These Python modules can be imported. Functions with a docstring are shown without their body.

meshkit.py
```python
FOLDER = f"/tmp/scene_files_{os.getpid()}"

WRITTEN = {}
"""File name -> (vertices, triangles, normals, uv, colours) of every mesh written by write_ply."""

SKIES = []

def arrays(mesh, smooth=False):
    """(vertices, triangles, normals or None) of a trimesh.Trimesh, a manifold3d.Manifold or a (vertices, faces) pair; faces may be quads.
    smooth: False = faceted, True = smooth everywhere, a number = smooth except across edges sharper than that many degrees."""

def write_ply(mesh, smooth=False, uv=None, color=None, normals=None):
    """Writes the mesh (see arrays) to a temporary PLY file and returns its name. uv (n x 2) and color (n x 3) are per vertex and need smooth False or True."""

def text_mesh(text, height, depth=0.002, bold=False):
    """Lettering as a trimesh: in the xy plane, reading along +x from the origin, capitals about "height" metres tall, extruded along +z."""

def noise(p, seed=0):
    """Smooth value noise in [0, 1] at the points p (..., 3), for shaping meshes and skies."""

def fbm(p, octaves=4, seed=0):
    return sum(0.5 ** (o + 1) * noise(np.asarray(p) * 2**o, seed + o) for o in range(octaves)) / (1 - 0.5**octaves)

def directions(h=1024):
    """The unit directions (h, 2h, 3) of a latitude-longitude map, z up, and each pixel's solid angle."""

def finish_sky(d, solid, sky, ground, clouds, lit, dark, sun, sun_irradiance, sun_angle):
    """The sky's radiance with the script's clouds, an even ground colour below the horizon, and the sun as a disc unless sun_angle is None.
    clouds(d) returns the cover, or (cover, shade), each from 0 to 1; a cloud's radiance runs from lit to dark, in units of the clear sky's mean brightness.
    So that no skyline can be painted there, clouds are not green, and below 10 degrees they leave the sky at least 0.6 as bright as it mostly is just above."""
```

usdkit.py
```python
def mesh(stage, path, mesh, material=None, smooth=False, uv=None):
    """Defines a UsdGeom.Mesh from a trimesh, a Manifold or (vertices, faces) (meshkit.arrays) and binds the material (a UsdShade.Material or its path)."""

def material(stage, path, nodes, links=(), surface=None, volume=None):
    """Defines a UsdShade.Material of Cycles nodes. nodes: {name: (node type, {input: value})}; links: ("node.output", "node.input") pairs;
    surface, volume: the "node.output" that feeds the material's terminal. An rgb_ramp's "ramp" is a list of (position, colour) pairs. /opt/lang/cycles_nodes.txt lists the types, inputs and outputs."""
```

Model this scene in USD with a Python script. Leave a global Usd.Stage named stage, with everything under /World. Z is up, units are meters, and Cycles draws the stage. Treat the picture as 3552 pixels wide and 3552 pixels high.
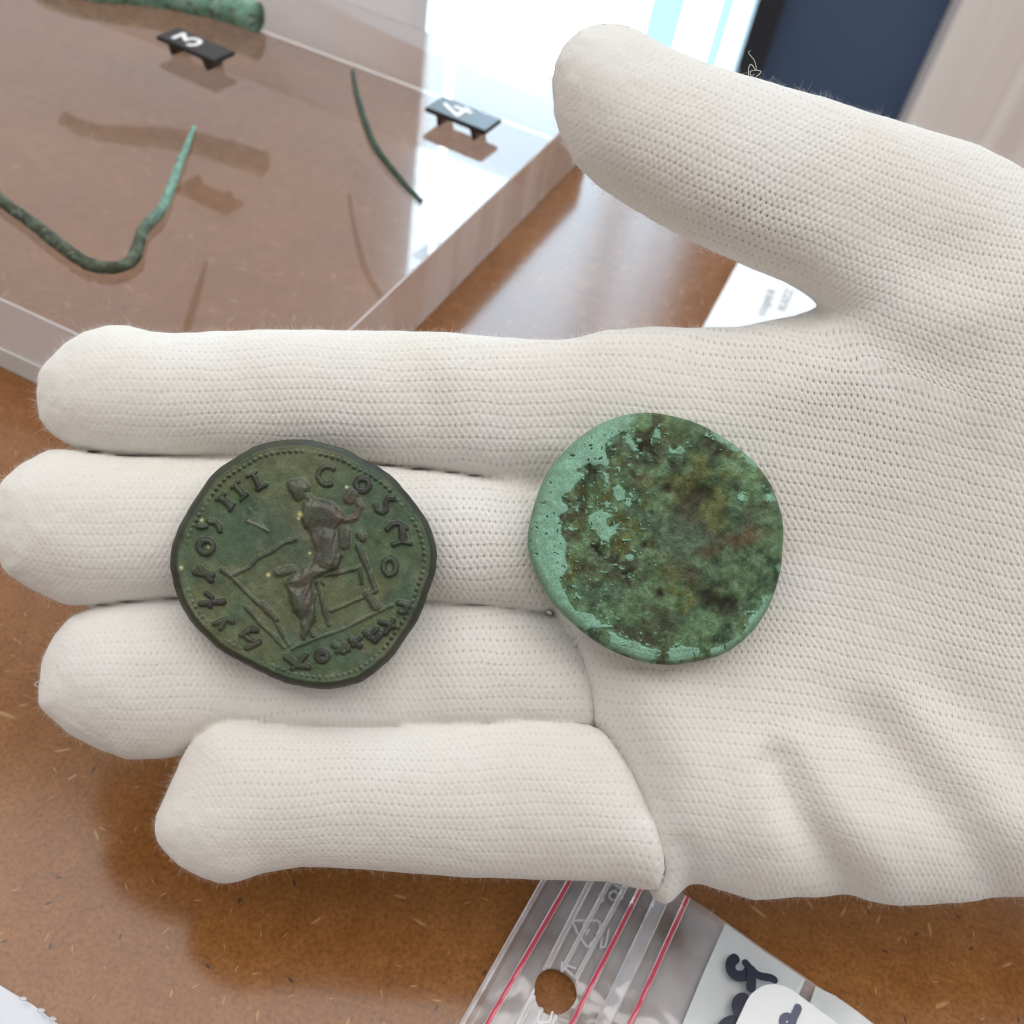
import math, random
import numpy as np
import trimesh
import manifold3d
import shapely
import shapely.geometry as sg
from scipy import ndimage, sparse
from pxr import Usd, UsdGeom, UsdLux, UsdShade, Sdf, Gf, Vt
import usdkit
import meshkit
from meshkit import fbm, noise

random.seed(7)
RNG = np.random.default_rng(7)
stage = Usd.Stage.CreateInMemory()
UsdGeom.SetStageUpAxis(stage, UsdGeom.Tokens.z)
UsdGeom.SetStageMetersPerUnit(stage, 1.0)
UsdGeom.Xform.Define(stage, '/World')
UsdGeom.Scope.Define(stage, '/World/Looks')

# ------------------------------------------------------------------ camera, light, exposure
F = 983.0                                   # focal length in pixels of a 1024 wide picture
DOWN = np.array([-0.1468461, 0.6678277, 0.72968649])   # straight down, in the camera's axes (x right, y down, z forward)
DOWN /= np.linalg.norm(DOWN)
EYE_H = 0.147                               # the lens above the table
zw = -DOWN
yw = np.array([0, 0, 1.0]) - zw[2] * zw
yw /= np.linalg.norm(yw)
xw = np.cross(yw, zw)
R = np.stack([xw, yw, zw])                  # camera axes -> world
EYE = np.array([0, 0, EYE_H])
EXPOSURE = 0.26
AMBIENT = 0.35
AMBIENT_TINT = (1.0, 0.94, 0.89)
WINDOW_L = 5.6
LENS_OPENING = 1.0                         # mm
FOCUS = 0.121

cam = UsdGeom.Camera.Define(stage, '/World/camera')
m = np.eye(4)
m[0, :3], m[1, :3], m[2, :3], m[3, :3] = R @ [1, 0, 0], R @ [0, -1, 0], R @ [0, 0, -1], EYE
cam.AddTransformOp().Set(Gf.Matrix4d(m.tolist()))
cam.CreateHorizontalApertureAttr(36.0)
cam.CreateVerticalApertureAttr(36.0)
fl = 36.0 * F / 1024
cam.CreateFocalLengthAttr(fl)
cam.CreateFStopAttr(fl / LENS_OPENING)
cam.CreateFocusDistanceAttr(FOCUS)
cam.CreateClippingRangeAttr(Gf.Vec2f(0.005, 100))
cam.CreateExposureAttr(EXPOSURE)

dome = UsdLux.DomeLight.Define(stage, '/World/room_light')
dome.CreateIntensityAttr(1.0)
usdkit.material(stage, '/World/Looks/room_light', {'b': ('background_shader', {'color': AMBIENT_TINT, 'strength': AMBIENT})}, surface='b.background')
UsdShade.MaterialBindingAPI.Apply(dome.GetPrim()).Bind(UsdShade.Material.Get(stage, '/World/Looks/room_light'))
FILL_L = 2.2
FILL_TINT = (1.0, 0.985, 0.96)


def ray(px, py):
    return np.stack(np.broadcast_arrays((np.asarray(px, float) - 512) / F, (np.asarray(py, float) - 512) / F, 1.0), -1)


def at(px, py, h=0.0):
    """The point of the level h metres above the table top that the photograph shows at a place."""
    r = ray(px, py)
    t = (EYE_H - h) / (r @ DOWN)
    return (r * t[..., None] if np.ndim(t) else r * t) @ R.T + EYE


def deep(px, py, z):
    """The point at a distance z (metres along the view axis)."""
    return (ray(px, py) * np.asarray(z, float)[..., None]) @ R.T + EYE


Q = 1024 / 1932.0                           # measurements taken on a 1932 px view
q = lambda pts: np.asarray(pts, float) * Q
c_ = lambda x0, y0, s: (lambda pts: (np.array([x0, y0]) + np.asarray(pts, float) / s) * (1024 / 3552))
C4, C5 = c_(550, 1450, 1.84), c_(1750, 1400, 1.84)
Z7, Z8 = c_(600, 1500, 3.864), c_(1050, 1500, 3.864)
C1, C2, C7 = c_(0, 0, 1.61), c_(1200, 0, 1.61), c_(0, 0, 1.932)
B5, B6 = c_(1600, 3000, 1.932), c_(2300, 3200, 2.415)
P4 = c_(2300, 850, 2.76)

# ------------------------------------------------------------------ scene helpers
used = {}


def numbered(parent, name):
    k = used.get((parent, name), 0)
    used[(parent, name)] = k + 1
    return f'{parent}/{name}' + (f'_{k:03d}' if k else '')


def tag(prim, **kw):
    for k, v in kw.items():
        if v:
            prim.SetCustomDataByKey(k, v)
    return prim


ORIGIN = {}


def thing(name, label, category, loc=(0, 0, 0), group=None):
    p = numbered('/World', name)
    x = UsdGeom.Xform.Define(stage, p)
    x.AddTranslateOp().Set(Gf.Vec3d(*map(float, loc)))
    ORIGIN[p] = np.asarray(loc, float)
    tag(x.GetPrim(), label=label, category=category, group=group)
    return p


def normals_of(v, f):
    n = np.zeros_like(v)
    fn = np.cross(v[f[:, 1]] - v[f[:, 0]], v[f[:, 2]] - v[f[:, 0]])
    for k in range(3):
        np.add.at(n, f[:, k], fn)
    return n / np.maximum(np.linalg.norm(n, axis=1, keepdims=True), 1e-30)


def part(parent, name, mesh, mat, smooth=False, normals=None, color=None, vec=None, label=None, kind=None):
    """ONE mesh under a thing or a part (or under /World); points are given in world coordinates."""
    p = numbered(parent, name)
    top = '/'.join(parent.split('/')[:3])
    v, f, n = meshkit.arrays(mesh, smooth)
    if normals is not None:
        n = normals
    o = ORIGIN.get(top, np.zeros(3))
    me = UsdGeom.Mesh.Define(stage, p)
    me.CreatePointsAttr(Vt.Vec3fArray.FromNumpy((v - o).astype(np.float32)))
    me.CreateFaceVertexCountsAttr(Vt.IntArray.FromNumpy(np.full(len(f), 3, np.int32)))
    me.CreateFaceVertexIndicesAttr(Vt.IntArray.FromNumpy(f.astype(np.int32).ravel()))
    me.CreateSubdivisionSchemeAttr('none')
    if n is not None:
        me.CreateNormalsAttr(Vt.Vec3fArray.FromNumpy(n.astype(np.float32)))
        me.SetNormalsInterpolation('vertex')
    api = UsdGeom.PrimvarsAPI(me)
    if color is not None:
        api.CreatePrimvar('tint', Sdf.ValueTypeNames.Color3fArray, 'vertex').Set(Vt.Vec3fArray.FromNumpy(color.astype(np.float32)))
    if vec is not None:
        api.CreatePrimvar('knit', Sdf.ValueTypeNames.Float3Array, 'vertex').Set(Vt.Vec3fArray.FromNumpy(vec.astype(np.float32)))
    UsdShade.MaterialBindingAPI.Apply(me.GetPrim()).Bind(UsdShade.Material.Get(stage, f'/World/Looks/{mat}'))
    tag(me.GetPrim(), label=label, kind=kind)
    return p


def curves(parent, name, pts, width, mat, kind=None, label=None):
    p = numbered(parent, name)
    o = ORIGIN.get('/'.join(parent.split('/')[:3]), np.zeros(3))
    c = UsdGeom.BasisCurves.Define(stage, p)
    c.CreateTypeAttr('linear')
    c.CreateCurveVertexCountsAttr([len(x) for x in pts])
    c.CreatePointsAttr(Vt.Vec3fArray.FromNumpy((np.vstack(pts) - o).astype(np.float32)))
    w = np.concatenate([np.full(len(x), width) * np.linspace(1, 0.45, len(x)) for x in pts])
    c.CreateWidthsAttr(Vt.FloatArray.FromNumpy(w.astype(np.float32)))
    c.SetWidthsInterpolation('vertex')
    UsdShade.MaterialBindingAPI.Apply(c.GetPrim()).Bind(UsdShade.Material.Get(stage, f'/World/Looks/{mat}'))
    tag(c.GetPrim(), kind=kind, label=label)
    return p


def look(name, nodes, links=(), surface='p.BSDF'):
    usdkit.material(stage, f'/World/Looks/{name}', nodes, links, surface=surface)


def plain(name, color, rough=0.5, **kw):
    look(name, {'p': ('principled_bsdf', dict(base_color=color, roughness=rough, **kw))})


def box(lo, hi):
    b = trimesh.creation.box(np.asarray(hi, float) - lo)
    b.apply_translation((np.asarray(hi, float) + lo) / 2)
    return b


def prism(xy, z0, z1, grow=0.0):
    """A slab over a polygon given by world points."""
    g = sg.Polygon(np.asarray(xy)[:, :2])
    if grow:
        g = g.buffer(-grow).buffer(grow, quad_segs=6)
    e = trimesh.creation.extrude_polygon(g, z1 - z0, engine='earcut')
    e.apply_translation([0, 0, z0])
    return e


def hull(points):
    return manifold3d.Manifold.hull_points(np.asarray(points, float))


def ribbon(pts, width, z):
    """A flat stroke of ink on a level sheet: pts are world xy."""
    g = sg.LineString(np.asarray(pts)[:, :2]).buffer(width / 2, quad_segs=5)
    e = trimesh.creation.extrude_polygon(g, 0.00006, engine='earcut')
    e.apply_translation([0, 0, z])
    return e


def spline(pts, n=40):
    pts = np.asarray(pts, float)
    from scipy.interpolate import CubicSpline
    d = np.r_[0, np.cumsum(np.linalg.norm(np.diff(pts, axis=0), axis=1))]
    return CubicSpline(d, pts)(np.linspace(0, d[-1], n))


def sweep(path, radius, sides=14, rough=0.0, seed=0, cap=True):
    """A round bar along a path, radius per point, with an uneven skin."""
    p = np.asarray(path, float)
    r = np.broadcast_to(radius, (len(p),))
    t = np.gradient(p, axis=0)
    t /= np.linalg.norm(t, axis=1, keepdims=True)
    a = np.cross(t, [0, 0, 1.0])
    a /= np.linalg.norm(a, axis=1, keepdims=True)
    b = np.cross(a, t)
    ang = np.arange(sides) * 2 * math.pi / sides
    dirs = np.cos(ang)[None, :, None] * a[:, None] + np.sin(ang)[None, :, None] * b[:, None]
    v = p[:, None] + r[:, None, None] * dirs
    if rough:
        k = fbm(v / (r.mean() * 1.3), 3, seed) - 0.5
        v = v + dirs * (k * rough)[..., None]
    i, j = np.meshgrid(np.arange(len(p) - 1), np.arange(sides), indexing='ij')
    quad = np.stack([i * sides + j, i * sides + (j + 1) % sides, (i + 1) * sides + (j + 1) % sides, (i + 1) * sides + j], -1).reshape(-1, 4)
    f = [quad[:, [0, 2, 1]], quad[:, [0, 3, 2]]]
    v = v.reshape(-1, 3)
    if cap:
        n = len(v)
        v = np.vstack([v, p[0] - t[0] * r[0] * 0.4, p[-1] + t[-1] * r[-1] * 0.4])
        k = np.arange(sides)
        f += [np.stack([np.full(sides, n), k, (k + 1) % sides], 1), np.stack([np.full(sides, n + 1), n - sides + (k + 1) % sides, n - sides + k], 1)]
    me = trimesh.Trimesh(v, np.vstack(f), process=False)
    if me.volume < 0:
        me.invert()
    return me


def inside(poly, X, Y):
    return shapely.contains_xy(sg.Polygon(poly), X, Y)


def seg_dist(X, Y, pts, closed=False):
    pts = np.asarray(pts, float)
    if closed:
        pts = np.vstack([pts, pts[:1]])
    best = np.full(np.shape(X), 1e9)
    for a, b in zip(pts[:-1], pts[1:]):
        d = b - a
        L = d @ d + 1e-12
        t = np.clip(((X - a[0]) * d[0] + (Y - a[1]) * d[1]) / L, 0, 1)
        best = np.minimum(best, (X - a[0] - t * d[0]) ** 2 + (Y - a[1] - t * d[1]) ** 2)
    return np.sqrt(best)


def smoothstep(a, b, x):
    t = np.clip((x - a) / (b - a), 0, 1)
    return t * t * (3 - 2 * t)


def closed_spline(pts, n):
    from scipy.interpolate import CubicSpline
    p = np.vstack([pts, pts[:1]])
    d = np.r_[0, np.cumsum(np.linalg.norm(np.diff(p, axis=0), axis=1))]
    return CubicSpline(d, p, bc_type='periodic')(np.linspace(0, d[-1], n, endpoint=False))


# ------------------------------------------------------------------ materials
look('mdf', {
    'g': ('geometry', {}),
    'big': ('noise_texture', {'scale': 28.0, 'detail': 4.0, 'roughness': 0.6}),
    'mid': ('noise_texture', {'scale': 260.0, 'detail': 5.0, 'roughness': 0.65}),
    'fine': ('noise_texture', {'scale': 1400.0, 'detail': 3.0, 'roughness': 0.7}),
    'base': ('rgb_ramp', {'ramp': [(0.30, (0.170, 0.062, 0.013)), (0.5, (0.225, 0.086, 0.020)), (0.70, (0.29, 0.122, 0.032))]}),
    'sum': ('math', {'math_type': 'multiply_add', 'value2': 0.45}),
    'sum0': ('math', {'math_type': 'multiply', 'value2': 0.55}),
    'finer': ('rgb_ramp', {'ramp': [(0.34, (0.72, 0.68, 0.64)), (0.5, (1, 1, 1)), (0.68, (1.22, 1.25, 1.30))]}),
    'mul': ('mix', {'mix_type': 'multiply', 'fac': 1.0}),
    # pale fibre flecks turned every way
    'flat': ('vector_math', {'math_type': 'multiply', 'vector2': (300, 300, 0)}),
    'vor': ('voronoi_texture', {'scale': 1.0, 'randomness': 1.0, 'dimensions': '2D'}),
    'dif': ('vector_math', {'math_type': 'subtract'}),
    'sep': ('separate_color', {}),
    'ang': ('math', {'math_type': 'multiply', 'value2': 6.2832}),
    'rot': ('vector_rotate', {'rotate_type': 'z_axis'}),
    'str': ('vector_math', {'math_type': 'multiply', 'vector2': (1.5, 7.5, 0)}),
    'len': ('vector_math', {'math_type': 'length'}),
    'cut': ('map_range', {'from_min': 0.55, 'from_max': 0.25, 'to_min': 0.0, 'to_max': 1.0, 'clamp': True}),
    'some': ('math', {'math_type': 'greater_than', 'value2': 0.62}),
    'fl': ('math', {'math_type': 'multiply'}),
    'fla': ('math', {'math_type': 'multiply', 'value2': 0.42}), 'lv': ('math', {'math_type': 'multiply_add', 'value2': 2.2, 'value3': 0.55}), 'lm': ('math', {'math_type': 'multiply'}),
    'fmix': ('mix', {'color2': (0.56, 0.36, 0.17)}),
    # small dark specks
    'flat2': ('vector_math', {'math_type': 'multiply', 'vector2': (170, 170, 0)}),
    'vor2': ('voronoi_texture', {'scale': 1.0, 'randomness': 1.0, 'dimensions': '2D'}),
    'dif2': ('vector_math', {'math_type': 'subtract'}),
    'sep2': ('separate_color', {}),
    'ang2': ('math', {'math_type': 'multiply', 'value2': 6.2832}),
    'rot2': ('vector_rotate', {'rotate_type': 'z_axis'}),
    'str2': ('vector_math', {'math_type': 'multiply', 'vector2': (4.0, 9.0, 0)}),
    'len2': ('vector_math', {'math_type': 'length'}),
    'cut2': ('map_range', {'from_min': 0.42, 'from_max': 0.22, 'to_min': 0.0, 'to_max': 0.8, 'clamp': True}),
    'some2': ('math', {'math_type': 'greater_than', 'value2': 0.70}),
    'fl2': ('math', {'math_type': 'multiply'}),
    'dmix': ('mix', {'color2': (0.030, 0.022, 0.020)}),
    'rgh': ('map_range', {'from_min': 0.3, 'from_max': 0.7, 'to_min': 0.17, 'to_max': 0.27}),
    'bmp': ('bump', {'strength': 0.10, 'distance': 0.00002}),
    'p': ('principled_bsdf', {'ior': 1.5, 'specular_ior_level': 0.18, 'coat_weight': 1.0, 'coat_ior': 1.47, 'coat_roughness': 0.15}),
}, [('g.position', 'big.vector'), ('g.position', 'mid.vector'), ('g.position', 'fine.vector'),
    ('big.fac', 'sum0.value1'), ('mid.fac', 'sum.value1'), ('sum0.value', 'sum.value3'), ('sum.value', 'base.fac'),
    ('fine.fac', 'finer.fac'), ('base.color', 'mul.color1'), ('finer.color', 'mul.color2'),
    ('g.position', 'flat.vector1'), ('flat.vector', 'vor.vector'), ('flat.vector', 'dif.vector1'), ('vor.position', 'dif.vector2'),
    ('vor.color', 'sep.color'), ('sep.r', 'ang.value1'), ('dif.vector', 'rot.vector'), ('ang.value', 'rot.angle'), ('rot.vector', 'str.vector1'),
    ('str.vector', 'len.vector1'), ('sep.b', 'lv.value1'), ('len.value', 'lm.value1'), ('lv.value', 'lm.value2'), ('lm.value', 'cut.value'), ('sep.g', 'some.value1'), ('cut.result', 'fl.value1'), ('some.value', 'fl.value2'),
    ('fl.value', 'fla.value1'), ('fla.value', 'fmix.fac'), ('mul.color', 'fmix.color1'),
    ('g.position', 'flat2.vector1'), ('flat2.vector', 'vor2.vector'), ('flat2.vector', 'dif2.vector1'), ('vor2.position', 'dif2.vector2'),
    ('vor2.color', 'sep2.color'), ('sep2.r', 'ang2.value1'), ('dif2.vector', 'rot2.vector'), ('ang2.value', 'rot2.angle'), ('rot2.vector', 'str2.vector1'),
    ('str2.vector', 'len2.vector1'), ('len2.value', 'cut2.value'), ('sep2.g', 'some2.value1'), ('cut2.result', 'fl2.value1'), ('some2.value', 'fl2.value2'),
    ('fl2.value', 'dmix.fac'), ('fmix.color', 'dmix.color1'), ('dmix.color', 'p.base_color'),
    ('mid.fac', 'rgh.value'), ('rgh.result', 'p.roughness'), ('fine.fac', 'bmp.height'), ('bmp.normal', 'p.normal')])

# knitted cotton: knit = (along the wale in mm, across it in mm, how far the stitches are drawn open)
PITCH_U, PITCH_V = 0.82, 0.735
look('knit', {
    'a': ('attribute', {'attribute': 'knit'}),
    'g': ('geometry', {}),
    'jn': ('noise_texture', {'scale': 420.0, 'detail': 2.0}),
    'jn2': ('noise_texture', {'scale': 60.0, 'detail': 2.0}),
    'jm': ('vector_math', {'math_type': 'subtract', 'vector2': (0.5, 0.5, 0.5)}),
    'js': ('vector_math', {'math_type': 'scale', 'scale': 0.50}),
    'ja': ('vector_math', {'math_type': 'add'}),
    's': ('separate_xyz', {}), 's0': ('separate_xyz', {}),
    'cu0': ('math', {'math_type': 'multiply', 'value2': 2 * math.pi / PITCH_U}), 'cu': ('math', {'math_type': 'cosine'}),
    'cv0': ('math', {'math_type': 'multiply', 'value2': math.pi / PITCH_V}), 'cv': ('math', {'math_type': 'cosine'}),
    'h': ('math', {'math_type': 'multiply'}),
    'hole0': ('map_range', {'range_type': 'smoothstep', 'from_min': 0.48, 'from_max': 1.0, 'to_min': 0.0, 'to_max': 1.0, 'clamp': True}),
    'rowv': ('map_range', {'from_min': -1.0, 'from_max': 1.0, 'to_min': 0.30, 'to_max': 1.0}),
    'grv': ('map_range', {'range_type': 'smoothstep', 'from_min': 0.35, 'from_max': 1.0, 'to_min': 0.0, 'to_max': 0.48, 'clamp': True}), 'hs': ('math', {'math_type': 'add'}),
    'rowm': ('math', {'math_type': 'multiply'}),
    'var': ('map_range', {'from_min': 0.32, 'from_max': 0.68, 'to_min': 0.15, 'to_max': 1.15, 'clamp': True}),
    'open': ('math', {'math_type': 'multiply'}),
    'hole': ('math', {'math_type': 'multiply', 'use_clamp': True}),
    'yarn': ('noise_texture', {'scale': 3200.0, 'detail': 2.0}),
    'big': ('noise_texture', {'scale': 55.0, 'detail': 3.0}),
    'base': ('rgb_ramp', {'ramp': [(0.3, (0.785, 0.755, 0.705)), (0.55, (0.80, 0.78, 0.745)), (0.75, (0.82, 0.805, 0.79))]}),
    'mix': ('mix', {'color2': (0.33, 0.245, 0.205)}),
    'mf': ('math', {'math_type': 'multiply', 'value2': 1.0, 'use_clamp': True}),
    'hgt0': ('math', {'math_type': 'multiply', 'value2': -0.6}),
    'hgt1': ('math', {'math_type': 'multiply_add', 'value2': -1.0}),
    'amt0': ('math', {'math_type': 'multiply', 'value2': 2.0, 'use_clamp': True}), 'amt': ('math', {'math_type': 'multiply'}),
    'hgt2': ('math', {'math_type': 'multiply_add', 'value2': 0.35}),
    'bmp': ('bump', {'strength': 0.7, 'distance': 0.00015}),
    'p': ('principled_bsdf', {'roughness': 0.95, 'specular_ior_level': 0.12, 'sheen_weight': 0.25, 'sheen_roughness': 0.5, 'diffuse_roughness': 0.6}),
}, [('a.vector', 's0.vector'), ('g.position', 'jn.vector'), ('jn.color', 'jm.vector1'), ('jm.vector', 'js.vector1'), ('a.vector', 'ja.vector1'), ('js.vector', 'ja.vector2'),
    ('ja.vector', 's.vector'), ('s.x', 'cu0.value1'), ('cu0.value', 'cu.value1'), ('s.y', 'cv0.value1'), ('cv0.value', 'cv.value1'),
    ('cu.value', 'h.value1'), ('cv.value', 'h.value2'), ('h.value', 'hole0.value'), ('cv.value', 'rowv.value'), ('hole0.result', 'rowm.value1'), ('rowv.result', 'rowm.value2'),
    ('g.position', 'jn2.vector'), ('jn2.fac', 'var.value'), ('var.result', 'open.value1'), ('s0.z', 'open.value2'), ('rowm.value', 'hole.value1'), ('open.value', 'hole.value2'),
    ('g.position', 'yarn.vector'), ('g.position', 'big.vector'), ('big.fac', 'base.fac'), ('base.color', 'mix.color1'), ('hole.value', 'mf.value1'), ('mf.value', 'mix.fac'),
    ('mix.color', 'p.base_color'), ('h.value', 'hgt0.value1'), ('hs.value', 'hgt1.value1'), ('cv.value', 'grv.value'), ('hole.value', 'hs.value1'), ('grv.result', 'hs.value2'), ('hgt0.value', 'hgt1.value3'), ('yarn.fac', 'hgt2.value1'), ('s0.z', 'amt0.value1'), ('amt0.value', 'amt.value1'), ('hgt1.value', 'amt.value2'), ('amt.value', 'hgt2.value3'),
    ('hgt2.value', 'bmp.height'), ('bmp.normal', 'p.normal')])
look('lint', {'d': ('diffuse_bsdf', {'color': (0.82, 0.81, 0.79)}), 't': ('translucent_bsdf', {'color': (0.82, 0.81, 0.79)}), 'm': ('mix_closure', {'fac': 0.4})},
     [('d.BSDF', 'm.closure1'), ('t.BSDF', 'm.closure2')], 'm.closure')
plain('dark_lint', (0.05, 0.05, 0.06), 0.9)

for nm, rough, spec in (('bronze_patina', 0.5, 0.32), ('worn_patina', 0.40, 0.5), ('crust', 0.8, 0.25), ('corroded', 0.6, 0.25)):
    look(nm, {'a': ('attribute', {'attribute': 'tint'}), 'g': ('geometry', {}), 'n': ('noise_texture', {'scale': 5200.0, 'detail': 3.0}),
              'r': ('rgb_ramp', {'ramp': [(0.3, (0.72, 0.72, 0.72)), (0.5, (1, 1, 1)), (0.7, (1.25, 1.25, 1.22))]}), 'mul': ('mix', {'mix_type': 'multiply', 'fac': 1.0}),
              'rr': ('map_range', {'from_min': 0.3, 'from_max': 0.7, 'to_min': rough - 0.1, 'to_max': rough + 0.12}),
              'b': ('bump', {'strength': 0.35, 'distance': 0.00006}), 'p': ('principled_bsdf', {'specular_ior_level': spec})},
         [('a.color', 'mul.color1'), ('g.position', 'n.vector'), ('n.fac', 'r.fac'), ('r.color', 'mul.color2'), ('mul.color', 'p.base_color'), ('n.fac', 'rr.value'),
          ('rr.result', 'p.roughness'), ('n.fac', 'b.height'), ('b.normal', 'p.normal')])

look('acrylic', {'g': ('geometry', {}), 'dt': ('vector_math', {'math_type': 'dot_product'}), 'ab': ('math', {'math_type': 'absolute'}), 'om': ('math', {'math_type': 'subtract', 'value1': 1.0}), 'pw': ('math', {'math_type': 'power', 'value2': 5.0}),
                 'fr': ('math', {'math_type': 'multiply_add', 'value2': 0.96, 'value3': 0.085, 'use_clamp': True}), 't': ('transparent_bsdf', {'color': (0.985, 0.985, 0.985)}), 'gl': ('glossy_bsdf', {'color': (1, 1, 1), 'roughness': 0.0}), 'm': ('mix_closure', {})},
     [('g.normal', 'dt.vector1'), ('g.incoming', 'dt.vector2'), ('dt.value', 'ab.value1'), ('ab.value', 'om.value2'), ('om.value', 'pw.value1'), ('pw.value', 'fr.value1'), ('fr.value', 'm.fac'), ('t.BSDF', 'm.closure1'), ('gl.BSDF', 'm.closure2')], 'm.closure')
plain('black_plastic', (0.012, 0.012, 0.014), 0.32)
plain('white_print', (0.82, 0.82, 0.82), 0.5)
plain('white_card', (0.80, 0.81, 0.82), 0.6)
plain('grey_print', (0.23, 0.24, 0.26), 0.6)
plain('marker_ink', (0.012, 0.014, 0.035), 0.35)
plain('pen_ink', (0.10, 0.10, 0.17), 0.5)
plain('wall_paint', (0.93, 0.90, 0.93), 0.7)
plain('white_frame', (0.85, 0.87, 0.9), 0.4)
plain('dark_frame', (0.014, 0.016, 0.024), 0.4)
look('navy_panel', {'g': ('geometry', {}), 'n': ('noise_texture', {'scale': 2.0, 'detail': 2.0}), 'r': ('rgb_ramp', {'ramp': [(0.35, (0.045, 0.082, 0.165)), (0.65, (0.068, 0.115, 0.215))]}),
                    'p': ('principled_bsdf', {'roughness': 0.5})}, [('g.position', 'n.vector'), ('n.fac', 'r.fac'), ('r.color', 'p.base_color')])
look('beige_panel', {'g': ('geometry', {}), 'm': ('mapping', {'scale': (30, 30, 0.6)}), 'n': ('noise_texture', {'scale': 1.0, 'detail': 3.0}),
                     'r': ('rgb_ramp', {'ramp': [(0.35, (0.80, 0.70, 0.66)), (0.65, (0.95, 0.90, 0.88))]}), 'p': ('principled_bsdf', {'roughness': 0.5})},
     [('g.position', 'm.vector'), ('m.vector', 'n.vector'), ('n.fac', 'r.fac'), ('r.color', 'p.base_color')])
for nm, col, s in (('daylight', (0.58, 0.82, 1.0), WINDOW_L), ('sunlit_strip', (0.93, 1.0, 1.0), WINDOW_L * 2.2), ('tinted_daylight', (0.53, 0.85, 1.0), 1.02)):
    look(nm, {'e': ('emission', {'color': col, 'strength': s})}, surface='e.emission')


def film(name, haze, color, haze_var=0.0, rough=0.12):
    look(name, {'g': ('geometry', {}), 'n': ('noise_texture', {'scale': 90.0, 'detail': 3.0}), 'hz': ('map_range', {'from_min': 0.35, 'from_max': 0.65, 'to_min': max(haze - haze_var, 0), 'to_max': haze + haze_var, 'clamp': True}),
                't': ('transparent_bsdf', {'color': (0.97, 0.97, 0.97)}), 'd': ('diffuse_bsdf', {'color': color}), 'gl': ('glossy_bsdf', {'color': (1, 1, 1), 'roughness': rough}),
                'fr': ('fresnel', {'IOR': 1.5}), 'fb': ('math', {'math_type': 'multiply', 'value2': 1.8, 'use_clamp': True}), 'm1': ('mix_closure', {}), 'm2': ('mix_closure', {})},
         [('g.position', 'n.vector'), ('n.fac', 'hz.value'), ('hz.result', 'm1.fac'), ('t.BSDF', 'm1.closure1'), ('d.BSDF', 'm1.closure2'), ('fr.fac', 'fb.value1'), ('fb.value', 'm2.fac'), ('m1.closure', 'm2.closure1'), ('gl.BSDF', 'm2.closure2')], 'm2.closure')


film('clear_film', 0.20, (0.85, 0.84, 0.87), 0.12)
film('film_ridge', 0.40, (0.8, 0.8, 0.84), 0.1, 0.1)
film('red_zip', 0.78, (0.66, 0.055, 0.12), 0.10)
film('frosted_print', 0.80, (0.66, 0.69, 0.70), 0.05, 0.2)
film('pale_film', 0.78, (0.66, 0.70, 0.78), 0.08, 0.1)

# ------------------------------------------------------------------ the setting: board, wall, window


def setting(name, mesh, mat, kind='structure'):
    p = part('/World', name, mesh, mat)
    tag(stage.GetPrimAtPath(p), kind=kind)
    return p


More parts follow.
